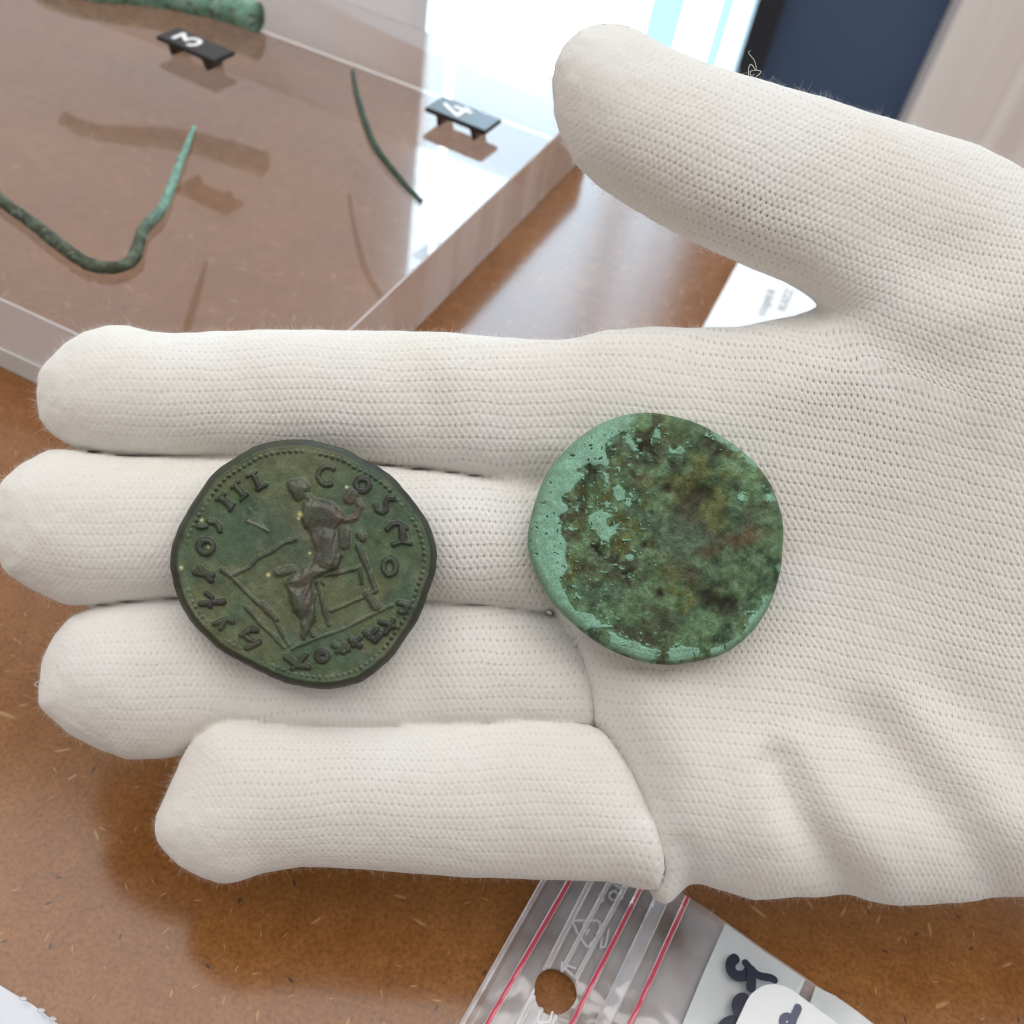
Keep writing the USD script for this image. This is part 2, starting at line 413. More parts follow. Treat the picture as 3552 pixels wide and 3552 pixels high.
BLOCK_H = 0.0192
br = at(601.8, 93, BLOCK_H)[:2]
e_right = at(262, 428, BLOCK_H)[:2] - br
e_back = at(345.9, 1.8, BLOCK_H)[:2] - br
a1 = e_back / np.linalg.norm(e_back)                      # along the back edge, to the left
a2 = np.array([a1[1], -a1[0]])
if a2 @ e_right < 0:
    a2 = -a2                                              # along the right edge, towards the viewer
depth_block = abs(e_right @ a2)
fl_pt = at(0, 297.2, BLOCK_H)[:2] - br
fr_pt = at(75, 334.7, BLOCK_H)[:2] - br
depth_block = (fl_pt @ a2 + fr_pt @ a2) / 2
far = lambda s, t: np.r_[br + s * a1 + t * a2, 0]
board = [far(0.60, -0.012), far(-0.60, -0.012), far(-0.60, 0.60), far(0.60, 0.60)]
setting('table_top', prism(board, -0.019, 0.0), 'mdf')

WALL_Y = 1.30
look('fill_glow', {'e': ('emission', {'color': FILL_TINT, 'strength': FILL_L})}, surface='e.emission')
setting('fill_panel', box([-2.5, -0.75, 2.45], [2.5, 1.05, 2.5]), 'fill_glow')      # unseen glowing panel added high overhead to light the palm and table


def on_wall(px, py=0.0, y=WALL_Y):
    r = ray(px, py) @ R.T
    return (r * (y / r[1]) + EYE)


def upright(x0, x1, y0, y1, z0=-0.9, z1=2.3):
    return box([x0, y0, z0], [x1, y1, z1])


X = lambda px: on_wall(px)[0]
w = thing('wall', 'plain pale lavender wall left of the bright window', 'wall', (X(100), WALL_Y, -0.9))
part(w, 'plaster', upright(X(431) - 1.9, X(431) - 0.012, WALL_Y, WALL_Y + 0.1), 'wall_paint')
w = thing('window', 'tall glaring white window with pale blue frame bars', 'window', (X(560), WALL_Y, -0.9))
part(w, 'pane', upright(X(431), X(653), WALL_Y + 0.05, WALL_Y + 0.06), 'daylight')
part(w, 'sunlit_strip', upright(X(450), X(456), WALL_Y + 0.03, WALL_Y + 0.04, 0.42, 2.3), 'sunlit_strip')
part(w, 'frame_bar', upright(X(431) - 0.012, X(431), WALL_Y - 0.01, WALL_Y + 0.09), 'white_frame')
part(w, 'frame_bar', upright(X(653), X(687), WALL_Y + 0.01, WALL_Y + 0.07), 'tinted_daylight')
part(w, 'pane', upright(X(687), X(726), WALL_Y + 0.05, WALL_Y + 0.06), 'daylight')
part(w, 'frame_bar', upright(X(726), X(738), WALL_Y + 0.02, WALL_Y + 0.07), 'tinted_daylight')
part(w, 'pane', upright(X(738), X(757), WALL_Y + 0.05, WALL_Y + 0.06), 'daylight')
w = thing('panel', 'dark navy blue panel with near-black edge right of the bright window', 'panel', (X(850), WALL_Y, -0.9))
part(w, 'jamb', upright(X(757), X(785), WALL_Y - 0.01, WALL_Y + 0.08), 'dark_frame')
part(w, 'board', upright(X(785), X(955), WALL_Y + 0.01, WALL_Y + 0.05), 'navy_panel')
w = thing('panel', 'pale pinkish beige striped panel right of the navy panel', 'panel', (X(1000), WALL_Y, -0.9))
part(w, 'board', upright(X(955), X(955) + 2.2, WALL_Y - 0.03, WALL_Y + 0.04), 'beige_panel')

# ------------------------------------------------------------------ acrylic block and what stands on it
blk = thing('acrylic_block', 'thick clear acrylic display block lying on the brown board', 'display block', far(0.15, 0.05))


def chamfer_box(poly, z0, z1, c):
    pts = []
    g = sg.Polygon(np.asarray(poly)[:, :2])
    for z, off in ((z0, c), (z0 + c, 0), (z1 - c, 0), (z1, c)):
        ring = np.array(g.buffer(-off, join_style='mitre').exterior.coords)[:-1]
        pts += [(x, y, z) for x, y in ring]
        if off == 0:
            ring = np.array(g.exterior.coords)[:-1]
    return hull(pts)


block_poly = [far(0.0, 0.0), far(0.42, 0.0), far(0.42, depth_block), far(0.0, depth_block)]
look('acrylic_edge', {'g': ('geometry', {}), 'm': ('mapping', {'rotation': (0, 0, -math.atan2(a2[1], a2[0])), 'scale': (1, 1, 1)}), 'm2': ('vector_math', {'math_type': 'multiply', 'vector2': (95, 6, 12)}),
     'n': ('noise_texture', {'scale': 1.0, 'detail': 1.5}), 'h': ('map_range', {'from_min': 0.35, 'from_max': 0.62, 'to_min': 0.30, 'to_max': 0.80, 'clamp': True}),
     'gl': ('glass_bsdf', {'color': (0.98, 0.98, 0.98), 'roughness': 0.02, 'IOR': 1.49}), 'd': ('diffuse_bsdf', {'color': (0.74, 0.64, 0.60)}), 't': ('translucent_bsdf', {'color': (0.80, 0.70, 0.66)}),  # pinkish haze bands painted in for reflections inside the block
     'dt': ('mix_closure', {'fac': 0.5}), 'mx': ('mix_closure', {}), 'gs': ('glossy_bsdf', {'roughness': 0.08}), 'fr': ('fresnel', {'IOR': 1.49}), 'mo': ('mix_closure', {})},
     [('g.position', 'm.vector'), ('m.vector', 'm2.vector1'), ('m2.vector', 'n.vector'), ('n.fac', 'h.value'), ('d.BSDF', 'dt.closure1'), ('t.BSDF', 'dt.closure2'), ('h.result', 'mx.fac'), ('gl.BSDF', 'mx.closure1'), ('dt.closure', 'mx.closure2'),
      ('fr.fac', 'mo.fac'), ('mx.closure', 'mo.closure1'), ('gs.BSDF', 'mo.closure2')], 'mo.closure')
look('polished_edge', {'d': ('diffuse_bsdf', {'color': (0.80, 0.76, 0.78)}), 'g': ('glossy_bsdf', {'roughness': 0.1}), 'm': ('mix_closure', {'fac': 0.3})}, [('d.BSDF', 'm.closure1'), ('g.BSDF', 'm.closure2')], 'm.closure')
slab = chamfer_box(block_poly, 0.00015, BLOCK_H, 0.00030)
sm = slab.to_mesh()
sv, sf = np.array(sm.vert_properties[:, :3], float), np.array(sm.tri_verts)
fnz = np.cross(sv[sf[:, 1]] - sv[sf[:, 0]], sv[sf[:, 2]] - sv[sf[:, 0]])
fnz = fnz[:, 2] / np.linalg.norm(fnz, axis=1)
for nm_, sel_, mt_ in (('slab', np.abs(fnz) > 0.95, 'acrylic'), ('hazed_side', np.abs(fnz) < 0.3, 'acrylic_edge'), ('bevel', (np.abs(fnz) >= 0.3) & (np.abs(fnz) <= 0.95), 'polished_edge')):
    uq_, inv_ = np.unique(sf[sel_], return_inverse=True)
    part(blk, nm_, (sv[uq_], inv_.reshape(-1, 3)), mt_)
TOP = BLOCK_H
st = thing('reflection_strip', 'narrow white strip added for the bright reflection along the lower front edge of the acrylic block', 'added strip', far(0.3, depth_block))
part(st, 'paper', hull([far(s, depth_block + t) + [0, 0, z] for s in (0.02, 0.42) for t in (0.0003, 0.0006) for z in (0.0001, 0.0055)]), 'white_card')  # white strip, no paper: painted in for light reflected inside the block


def number_tag(quad, text, label):
    """quad: the plate's corners on the picture: left front, left back, right back, right front."""
    h = TOP + 0.0046
    c = at(*np.asarray(quad, float).T, h)[:, :2]
    e1 = (c[3] - c[0] + c[2] - c[1]) / 2
    L = np.linalg.norm(e1)
    e1 /= L
    e2 = np.array([-e1[1], e1[0]])
    W = abs(((c[1] - c[0] + c[2] - c[3]) / 2) @ e2)
    o = c.mean(0)
    P = lambda s, t, z: np.r_[o + e1 * s + e2 * t, z]
    t = thing('number_tag', label, 'tag', np.r_[o, TOP], 'black number tags on the acrylic block')
    th, b = 0.0014, 0.00025
    part(t, 'plate', hull([P(s * (L / 2 - k), u * (W / 2 - k), z) for s in (-1, 1) for u in (-1, 1) for z, k in ((h - th, b), (h - th + b, 0), (h - b, 0), (h, b))]), 'black_plastic')
    for s in (-1, 1):
        x = s * (L / 2 - 0.0042)
        part(t, 'foot', hull([P(x + s * dx, u * wd, z) for u in (-1, 1) for dx, wd, z in ((-0.0010, W / 2 - 0.0006, h - th), (0.0010, W / 2 - 0.0006, h - th), (0.0001, W / 2 - 0.0012, TOP + 0.0001), (0.0007, W / 2 - 0.0012, TOP + 0.0001))]), 'black_plastic')
    m = meshkit.text_mesh(text, W * 0.80, 0.00008, bold=True)
    m.apply_translation([-(m.bounds[0][0] + m.bounds[1][0]) / 2, -(m.bounds[0][1] + m.bounds[1][1]) / 2, 0])
    v = np.array(m.vertices)
    s0 = -L * 0.13
    v = np.array([P(s0 - y * 1.12, x * 1.12, h + 0.00003 + z) for x, y, z in v])
    part(t, 'numeral', trimesh.Trimesh(v, m.faces, process=False), 'white_print')


number_tag(C7([(1060, 242), (1180, 175), (1568, 342), (1438, 405)]), '3', 'black number tag on short feet with a white 3, below the green bronze tube')
number_tag(C2([(450, 596), (530, 535), (868, 660), (782, 735)]), '4', 'black number tag on short feet with a white 4, in the window reflection')


def patina(v, a, b, c, scale, seed):
    k = fbm(v * scale, 4, seed)
    l = fbm(v * scale * 3.1 + 9, 3, seed + 5)
    w1, w2 = smoothstep(0.42, 0.58, k)[:, None], smoothstep(0.55, 0.68, l)[:, None]
    return (np.asarray(a) * (1 - w1) + np.asarray(b) * w1) * (1 - w2) + np.asarray(c) * w2


def rod(name, px, radius, label, cat, cols, grad=None, rough=0.0002, seed=1, n=90, lift=0.0):
    px = spline(px, n)
    r = np.interp(np.linspace(0, 1, n), np.linspace(0, 1, len(radius)), radius)
    p = np.array([at(x, y, TOP + rr + lift) for (x, y), rr in zip(px, r)])
    t = thing(name, label, cat, np.r_[p[n // 2][:2], TOP])
    me = sweep(p, r, 16, rough, seed)
    v = np.array(me.vertices)
    col = patina(v, *cols, 420, seed)
    if grad is not None:
        i = np.clip(np.arange(len(v)) // 16, 0, n - 1) / (n - 1)
        col = col * (1 - smoothstep(*grad[1], i)[:, None]) + patina(v, *grad[0], 500, seed + 3) * smoothstep(*grad[1], i)[:, None]
    part(t, 'rod', me, 'crust', smooth=True, color=col)
    return t, p


DK = ((0.060, 0.066, 0.048), (0.10, 0.115, 0.080), (0.14, 0.18, 0.13))
LT = ((0.17, 0.31, 0.25), (0.23, 0.39, 0.32), (0.10, 0.17, 0.12))
rod('bronze_wire', C1([(-330, 980), (-160, 1000), (0, 1115), (150, 1225), (330, 1365), (450, 1450), (560, 1492), (660, 1490), (740, 1450), (775, 1370), (790, 1295), (870, 1210), (920, 1130), (975, 990), (1030, 850), (1082, 715)]),
    [0.0012, 0.0013, 0.00135, 0.0014, 0.00135, 0.0013, 0.0012, 0.0010, 0.0006], 'thick bent bronze wire, dark at its bend and pale green towards its tip', 'bronze wire', DK, (LT, (0.66, 0.80)), 0.0009, 3, 220)
rod('bronze_wire', C2([(38, 395), (70, 560), (110, 690), (165, 820), (225, 905), (320, 1020), (420, 1125)]), [0.0006, 0.00075, 0.0009, 0.0009, 0.0008, 0.0006],
    'thin dark green bronze wire, gently curved, left of the tag with a 4', 'bronze wire', ((0.045, 0.07, 0.05), (0.06, 0.09, 0.06), (0.03, 0.03, 0.03)), None, 0.0002, 5, 80)

# the bronze tube at the top edge, capped and coloured dark at its right end
tp = spline(C7([(250, -140), (560, -62), (900, -45), (1300, 8), (1728, 118)]), 100)
tr = np.interp(np.linspace(0, 1, 100), [0, 0.25, 0.6, 1], [0.0024, 0.0028, 0.0035, 0.0041])
pp = np.array([at(x, y, TOP + r) for (x, y), r in zip(tp, tr)])
tb = thing('bronze_tube', 'thick pale green corroded bronze tube at the top edge', 'bronze tube', np.r_[pp[60][:2], TOP])
me = sweep(pp, tr, 28, 0.0012, 11)
v = np.array(me.vertices)
col = patina(v, (0.17, 0.33, 0.25), (0.24, 0.40, 0.32), (0.090, 0.085, 0.055), 260, 21)
end = np.linalg.norm(v - pp[-1], axis=1) < tr[-1] * 0.85
col[end] = (0.035, 0.045, 0.035)
part(tb, 'tube_wall', me, 'crust', smooth=True, color=col)

# ------------------------------------------------------------------ printed card, bags
EPS = 0.0006
ca, cb = at(*q((1387, 505.7)), 0)[:2], at(*q((1324, 622)), 0)[:2]
cu = (ca - cb) / np.linalg.norm(ca - cb)                   # up the card's left edge, as the lines of print read
cr = np.array([cu[1], -cu[0]])
card0 = cb - cu * 0.02
cd = thing('info_card', 'white printed card lying on the board, seen in the crook of the thumb', 'card', np.r_[card0, 0])
part(cd, 'paper', prism([card0, card0 + cr * 0.10, card0 + cr * 0.10 + cu * 0.072, card0 + cu * 0.072], 0.0001, EPS), 'white_card')
for px, s in ((q((1441, 597)), 'ccogniti N'), (q((1480, 588)), 'KLAZCZ')):
    m = meshkit.text_mesh(s, 0.0021, 0.00005)
    o = at(*px, EPS)[:2]
    v = np.array([np.r_[o + cu * x - cr * y, EPS + 0.00003 + z] for x, y, z in m.vertices])
    part(cd, 'print_line', trimesh.Trimesh(v, m.faces, process=False), 'grey_print')

BAG_Z = 0.0011
L1, L2 = at(*q((1015, 1670)), BAG_Z)[:2], at(*q((880, 1914)), BAG_Z)[:2]
R1, R2 = at(*q((1300, 1693)), BAG_Z)[:2], at(*q((1640, 1926)), BAG_Z)[:2]
bd = (L2 - L1) / np.linalg.norm(L2 - L1)                   # along the bag's mouth
bs = (R2 - R1) / np.linalg.norm(R2 - R1)                   # down its side
A = np.array([bd, -bs]).T
tt = np.linalg.solve(A, R1 - L1)
b0 = L1 + bd * tt[0]                                       # the bag's corner, under the hand
BW, BL = 0.085, 0.12
BP = lambda s, t: b0 + bd * s + bs * t
coords = lambda px, z=BAG_Z: np.linalg.solve(np.array([bd, bs]).T, at(*px, z)[:2] - b0)
bag = thing('zip_bag', 'clear plastic zip bag with red closure lines and a punched hole under the hand', 'plastic bag', np.r_[BP(0.03, 0.02), 0])
hole_c = at(*q((1047, 1871)), BAG_Z)[:2]
hole_r = np.linalg.norm(at(*q((1087, 1871)), BAG_Z)[:2] - hole_c)


def wavy(pts, z):
    p = np.c_[pts, np.zeros(len(pts))]
    return z + 0.0022 * (fbm(p * 60, 3, 4) - 0.35) + 0.0007 * (np.abs(fbm(p * 170, 3, 8) - 0.5) - 0.05)


def film_sheet(poly, z, holes=(), edge=0.0022):
    g = sg.Polygon(poly, [h for h in holes])
    v, f = trimesh.creation.triangulate_polygon(g, engine='earcut')
    v3, f3 = trimesh.remesh.subdivide_to_size(np.c_[v, np.zeros(len(v))], f, edge, max_iter=12)
    mm = trimesh.Trimesh(v3, f3, process=True)
    vv = np.array(mm.vertices)
    vv[:, 2] = wavy(vv[:, :2], z)
    return trimesh.Trimesh(vv, mm.faces, process=False)


ang = np.linspace(0, 2 * math.pi, 40, endpoint=False)
hole_ring = hole_c + hole_r * (1 + 0.04 * np.sin(3 * ang + 1))[:, None] * np.c_[np.cos(ang), np.sin(ang)]
outer = [BP(0, 0), BP(BW, 0), BP(BW, BL), BP(0, BL)]
part(bag, 'film', film_sheet(outer, 0.0009, [hole_ring]), 'clear_film', smooth=True)
part(bag, 'film', film_sheet([BP(0.0008, 0.0012), BP(BW, 0.0012), BP(BW, BL), BP(0.0008, BL)], 0.0004, [hole_ring[::-1]]), 'clear_film', smooth=True)


def bag_line(px0, px1, width, mat, name, lift=0.00025, raise_=0.0003):
    a, b = coords(px0), coords(px1)
    d = (b - a) / np.linalg.norm(b - a)
    a, b = a - d * 0.012, b + d * 0.02
    if a[0] < 0.0002:
        a = a + d * (0.0002 - a[0]) / d[0]
    n = 120
    s = np.linspace(0, 1, n)[:, None]
    c = np.array([BP(*x) for x in a + (b - a) * s])
    side = np.array([-(c[-1] - c[0])[1], (c[-1] - c[0])[0]])
    side /= np.linalg.norm(side)
    prof = [(-0.5, 0.0), (-0.3, 1.0), (0.3, 1.0), (0.5, 0.0)]
    rows = []
    for o, hgt in prof:
        xy = c + side * width * o
        rows.append(np.c_[xy, wavy(c, 0.0009) + lift + hgt * raise_])
    v = np.stack(rows, 1).reshape(-1, 3)
    i, j = np.meshgrid(np.arange(n - 1), np.arange(3), indexing='ij')
    quad = np.stack([i * 4 + j, i * 4 + j + 1, (i + 1) * 4 + j + 1, (i + 1) * 4 + j], -1).reshape(-1, 4)
    far_ = np.linalg.norm(v[quad].mean(1)[:, :2] - hole_c, axis=1) > hole_r * 1.02
    quad = quad[far_]
    part(bag, name, (v, quad), mat, smooth=True)


for p0, p1, wd in (((720, 118), (175, 1066), 0.0009), ((1195, 170), (740, 1066), 0.0009), ((1520, 210), (1130, 1066), 0.0009)):
    bag_line(B5(p0), B5(p1), wd, 'red_zip', 'closure_line')
for p0, p1, wd in (((850, 125), (370, 1066), 0.0006), ((1110, 125), (640, 1000), 0.0008), ((985, 130), (520, 1000), 0.0008), ((1340, 230), (950, 1066), 0.0022), ((875, 125), (400, 1066), 0.0004), ((540, 125), (5, 1066), 0.0008)):
    bag_line(B5(p0), B5(p1), wd, 'film_ridge', 'ridge')


def emboss(pts, width, name, mat='film_ridge'):
    g = np.array([at(*p, 0.0014)[:2] for p in B5(pts)])
    z = float(wavy(g, 0.0009).max()) + 0.00045
    part(bag, name, ribbon(g, width, z), mat)


loop = lambda cx, cy, rx, ry, a0=0, a1=360, n=20: [(cx + rx * math.cos(t), cy + ry * math.sin(t)) for t in np.radians(np.linspace(a0, a1, n))]
emboss(loop(1018, 210, 28, 30), 0.00035, 'letter')
emboss([(1050, 150), (1085, 165), (1075, 230)], 0.00035, 'letter')
emboss([(1010, 125), (1060, 160), (1085, 150)], 0.00035, 'letter')
emboss([(925, 205), (950, 235), (940, 250)], 0.0004, 'letter')
emboss([(745, 378), (910, 378), (930, 400), (925, 440), (905, 470)], 0.00035, 'recycling_mark')
emboss([(745, 390), (775, 460), (830, 545), (850, 555), (895, 500)], 0.00035, 'recycling_mark')
emboss([(820, 400), (815, 450), (855, 440), (835, 470)], 0.0003, 'letter')
emboss([(940, 500), (930, 560), (960, 555), (975, 500), (985, 440)], 0.0003, 'letter')
emboss([(670, 660), (670, 720), (700, 680), (760, 700)], 0.00035, 'letter')
emboss([(690, 700), (745, 750)], 0.00035, 'letter')
emboss([(520, 985), (515, 1060), (590, 1055), (610, 990)], 0.00035, 'letter')

# frosted writing strips, handwriting and the stuck label
def strip(pts_b6, z, name, mat):
    g = np.array([at(*p, z)[:2] for p in B6(pts_b6)])
    f = film_sheet(g, z - 0.0003, edge=0.004)
    part(bag, name, f, mat, smooth=True)


strip([(522, 10), (1195, 472), (1140, 610), (700, 1800), (-250, 1800), (170, 830), (350, 400)], 0.0021, 'writing_panel', 'frosted_print')
strip([(1285, 530), (1450, 610), (1780, 850), (2300, 1200), (1500, 1900), (900, 1900), (1230, 690)], 0.0021, 'writing_panel', 'frosted_print')


def ink(conv, pts, width, z, parent, mat, name='handwriting'):
    g = np.array([at(*p, z)[:2] for p in conv(spline(pts, 24) if len(pts) > 2 else pts)])
    return part(parent, name, ribbon(g, width, float(z)), mat)


INK_Z = 0.0030
ink(B6, [(600, 305), (565, 350), (575, 410), (620, 445), (680, 445), (720, 400)], 0.0015, INK_Z, bag, 'marker_ink')
ink(B6, [(690, 340), (740, 395), (820, 450), (880, 460), (930, 480)], 0.0011, INK_Z + 0.0001, bag, 'marker_ink')
ink(B6, [(740, 400), (740, 480), (735, 545)], 0.0014, INK_Z + 0.0002, bag, 'marker_ink')
ink(B6, [(680, 640), (630, 670), (625, 730), (660, 780), (720, 760)], 0.0017, INK_Z + 0.0001, bag, 'marker_ink')
ink(B6, [(590, 840), (530, 870), (500, 930)], 0.0020, INK_Z, bag, 'marker_ink')

lab_z = 0.0036
lp = np.array([at(*p, lab_z)[:2] for p in B6([(905, 478), (1010, 510), (1130, 600), (1480, 860), (1900, 1180), (1400, 2000), (100, 2000), (620, 830), (730, 600)])])
lb = thing('paper_label', 'white round-cornered paper label with pen writing on top of the zip bag', 'label', np.r_[lp.mean(0), 0.003])
gl = sg.Polygon(lp).buffer(-0.005).buffer(0.005, quad_segs=10)
e = trimesh.creation.extrude_polygon(gl, 0.0004, engine='earcut')
e.apply_translation([0, 0, lab_z - 0.0004])
part(lb, 'paper', e, 'white_card')
ink(B6, loop(1040, 830, 42, 45, 20, 400), 0.0010, lab_z + 0.00005, lb, 'pen_ink')
ink(B6, [(1130, 715), (1105, 770), (1080, 850), (1085, 880)], 0.0011, lab_z + 0.0001, lb, 'pen_ink')

cp = np.array([at(*p, 0.002)[:2] for p in q([(-60, 1822), (0, 1857), (60, 1893), (112, 1932), (260, 2050), (100, 2200), (-200, 2200)])])
pb = thing('plastic_bag', 'pale bluish plastic bag corner at the lower left edge', 'plastic bag', np.r_[cp.mean(0), 0])
part(pb, 'film', film_sheet(cp, 0.0014, edge=0.003), 'pale_film', smooth=True)
for g in ((44, 1884), (78, 1906), (100, 1922)):
    s = trimesh.creation.icosphere(2, 0.00038)
    s.apply_scale([1.3, 0.8, 0.5])
    s.apply_translation(at(*q(g), 0.0027))
    part(pb, 'glint_bead', s, 'clear_film', smooth=True)  # added beads that stand in for bright glints on the film

# ------------------------------------------------------------------ the gloved hand
OUT = {
    'index': [(75, 700), (68, 740), (75, 790), (95, 815), (140, 850), (200, 864), (330, 870), (450, 872), (600, 875), (700, 882), (800, 893), (1000, 922), (1080, 935), (1250, 910), (1350, 820), (1370, 730), (1330, 650), (1230, 637), (1100, 640), (1000, 640), (850, 627), (700, 623), (500, 621), (400, 625), (330, 630), (285, 627), (240, 614), (200, 613), (160, 625), (125, 645), (95, 675)],
    'middle': [(-12, 960), (0, 912), (40, 875), (90, 850), (130, 845), (180, 849), (240, 856), (330, 858), (450, 858), (600, 860), (740, 876), (850, 885), (1000, 910), (1060, 940), (1090, 1030), (1070, 1120), (1030, 1158), (900, 1150), (800, 1144), (600, 1138), (330, 1136), (260, 1140), (180, 1148), (120, 1140), (60, 1112), (10, 1080), (-14, 1030)],
    'ring': [(73, 1290), (72, 1330), (95, 1352), (130, 1385), (180, 1412), (240, 1433), (300, 1430), (360, 1424), (500, 1420), (900, 1420), (1120, 1410), (1150, 1300), (1120, 1220), (1060, 1168), (1000, 1146), (930, 1130), (820, 1126), (600, 1124), (330, 1120), (240, 1126), (180, 1137), (130, 1165), (100, 1200), (80, 1240)],
    'pinky': [(296, 1540), (293, 1575), (305, 1600), (340, 1635), (380, 1655), (420, 1667), (450, 1663), (500, 1645), (570, 1634), (700, 1642), (850, 1655), (1000, 1660), (1150, 1664), (1245, 1684), (1280, 1620), (1260, 1540), (1210, 1450), (1150, 1382), (1090, 1354), (1000, 1343), (850, 1352), (700, 1361), (560, 1358), (480, 1348), (425, 1344), (390, 1355), (360, 1385), (335, 1450), (310, 1510)],
    'palm': [(1000, 880), (1040, 720), (1150, 650), (1230, 637), (1300, 633), (1400, 615), (1500, 592), (1548, 577), (1620, 520), (1800, 450), (2000, 420), (2200, 500), (2500, 600), (2750, 640), (2750, 1560), (2500, 1600), (2250, 1640), (2100, 1665), (1932, 1694), (1850, 1707), (1750, 1706), (1600, 1700), (1500, 1690), (1420, 1698), (1370, 1683), (1330, 1671), (1300, 1674), (1275, 1691), (1253, 1698), (1233, 1692), (1220, 1670), (1210, 1600), (1188, 1520), (1152, 1440), (1107, 1360), (1082, 1290), (1066, 1210), (1040, 1150), (1022, 1080), (1010, 1000)],
    'thumb': [(1042, 150), (1048, 115), (1065, 85), (1095, 58), (1130, 46), (1170, 45), (1205, 57), (1250, 84), (1330, 118), (1400, 140), (1550, 181), (1700, 229), (1850, 275), (1932, 318), (2050, 400), (2200, 500), (2200, 900), (1900, 930), (1700, 780), (1600, 640), (1548, 580), (1530, 562), (1480, 533), (1400, 500), (1300, 455), (1200, 398), (1130, 352), (1085, 310), (1060, 262), (1045, 210)],
}
# half width that the rounding runs over (1932 px), half thickness (mm), depth of the middle plane (mm) as (at x=0, at x=1000, at x=2000) 
SHAPE = {'index': (128, 8.6, (129.0, 131.0, 131.5)), 'middle': (134, 8.8, (127.5, 130.0, 131.0)), 'ring': (144, 8.8, (128.0, 130.6, 130.4)),
         'pinky': (156, 8.6, (124.8, 127.2, 128.5)), 'palm': (170, 11.5, (131, 131.5, 129.0)), 'thumb': (175, 10.5, (125.0, 125.5, 129.0))}
STEP, ZSTEP = 3.4, 0.55
gx = np.arange(-34, 1452, STEP)
gy = np.arange(10, 925, STEP)
gz = np.arange(108, 146, ZSTEP)
GX, GY = np.meshgrid(gx, gy, indexing='ij')
PH, D2 = {}, {}
for name, poly in OUT.items():
    g_ = sg.Polygon(q(poly))
    rr_ = 16 if name not in ('palm', 'thumb') else 5
    g_ = g_.buffer(-rr_, quad_segs=12).buffer(rr_, quad_segs=12).buffer(rr_ * 0.6, quad_segs=12).buffer(-rr_ * 0.6, quad_segs=12)
    pts = np.array(g_.simplify(0.15).exterior.coords)[:-1]
    Rq, T, zs = SHAPE[name]
    Rp = Rq * Q
    d = seg_dist(GX, GY, pts, True)
    d = np.where(inside(pts, GX, GY), -d, d)
    dd = ndimage.gaussian_filter(d, 13.0 / STEP)
    wgt = smoothstep(2, 26, -d)                   # smooth the middle, keep the outline crisp
    d = d * (1 - wgt) + dd * wgt
    e = np.maximum(d + Rp, 0) / Rp
    zc = np.interp(GX / Q, [0, 1000, 2000], zs)
    Tm = np.full_like(GX, T)
    if name == 'palm':
        Tm = Tm * (0.86 + 0.14 * smoothstep(1000, 1300, GX / Q)) + 1.5 * np.exp(-((GX / Q - 1900) ** 2 + (GY / Q - 700) ** 2) / 420 ** 2)
        Tm = Tm - 2.0 * np.exp(-((GX / Q - 1480) ** 2 + (GY / Q - 1120) ** 2) / 300 ** 2)
        Tm = Tm + 3.0 * np.exp(-((GX / Q - 1290) ** 2 / 170 ** 2 + (GY / Q - 1480) ** 2 / 260 ** 2))
    if name in ('index', 'middle', 'ring'):
        x = GX / Q
        for jx, aj in ((460, 0.9), (800, 0.9)):
            Tm = Tm - aj * np.exp(-((x - jx) / 45) ** 2)
        Tm = Tm + 0.4 * np.exp(-((x - 180) / 120) ** 2)
    if name == 'pinky':
        Tm = Tm - 0.5 * np.exp(-((GX / Q - 640) / 60) ** 2) - 0.4 * np.exp(-((GX / Q - 930) / 60) ** 2)
    D2[name] = (e, zc, Tm, Rp)
P_EXP = 2.05


def field(e, zc, Tm, Rp, z):
    return ((e ** P_EXP + (np.abs(z - zc) / Tm) ** P_EXP) ** (1 / P_EXP) - 1) * np.minimum(Rp * 0.124, Tm)


def smin(a, b, k):
    h = np.maximum(k - np.abs(a - b), 0) / k
    return np.minimum(a, b) - h * h * k * 0.25


def cmin(a, b, g, w_):
    return np.minimum(a, b) + g * np.maximum(0, 1 - np.abs(a - b) / w_).astype(np.float32)


fld = {n: field(*[x[..., None] if np.ndim(x) else x for x in D2[n]], gz[None, None, :]).astype(np.float32) for n in OUT}
VOL = smin(fld['palm'], fld['thumb'], (4.5 - 3.6 * np.exp(-((GX / Q - 1560) ** 2 + (GY / Q - 575) ** 2) / 120 ** 2))[..., None].astype(np.float32))
VOL = smin(VOL, fld['index'], (0.5 + 5.0 * smoothstep(950, 640, GY / Q) * smoothstep(950, 1150, GX / Q))[..., None].astype(np.float32))
gv = (0.42 - 0.36 * smoothstep(860, 985, GX / Q))[..., None].astype(np.float32)
fing = cmin(cmin(fld['middle'], fld['ring'], gv, 1.0), fld['pinky'], 0.42, 1.0)
kk = 0.3 + 1.8 * smoothstep(1180, 960, GY / Q)
kk = kk[..., None].astype(np.float32)
near_palm = smoothstep(880, 980, GX / Q)[..., None].astype(np.float32)
sharp = np.maximum(1 - near_palm, smoothstep(1170, 1270, GY / Q)[..., None]).astype(np.float32)
VOL = smin(VOL, fing, kk * (1 - sharp) + 1e-3) + 0.42 * sharp * np.maximum(0, 1 - np.abs(VOL - fing) / 1.0)
VOL = VOL.astype(np.float32)
del fld, fing


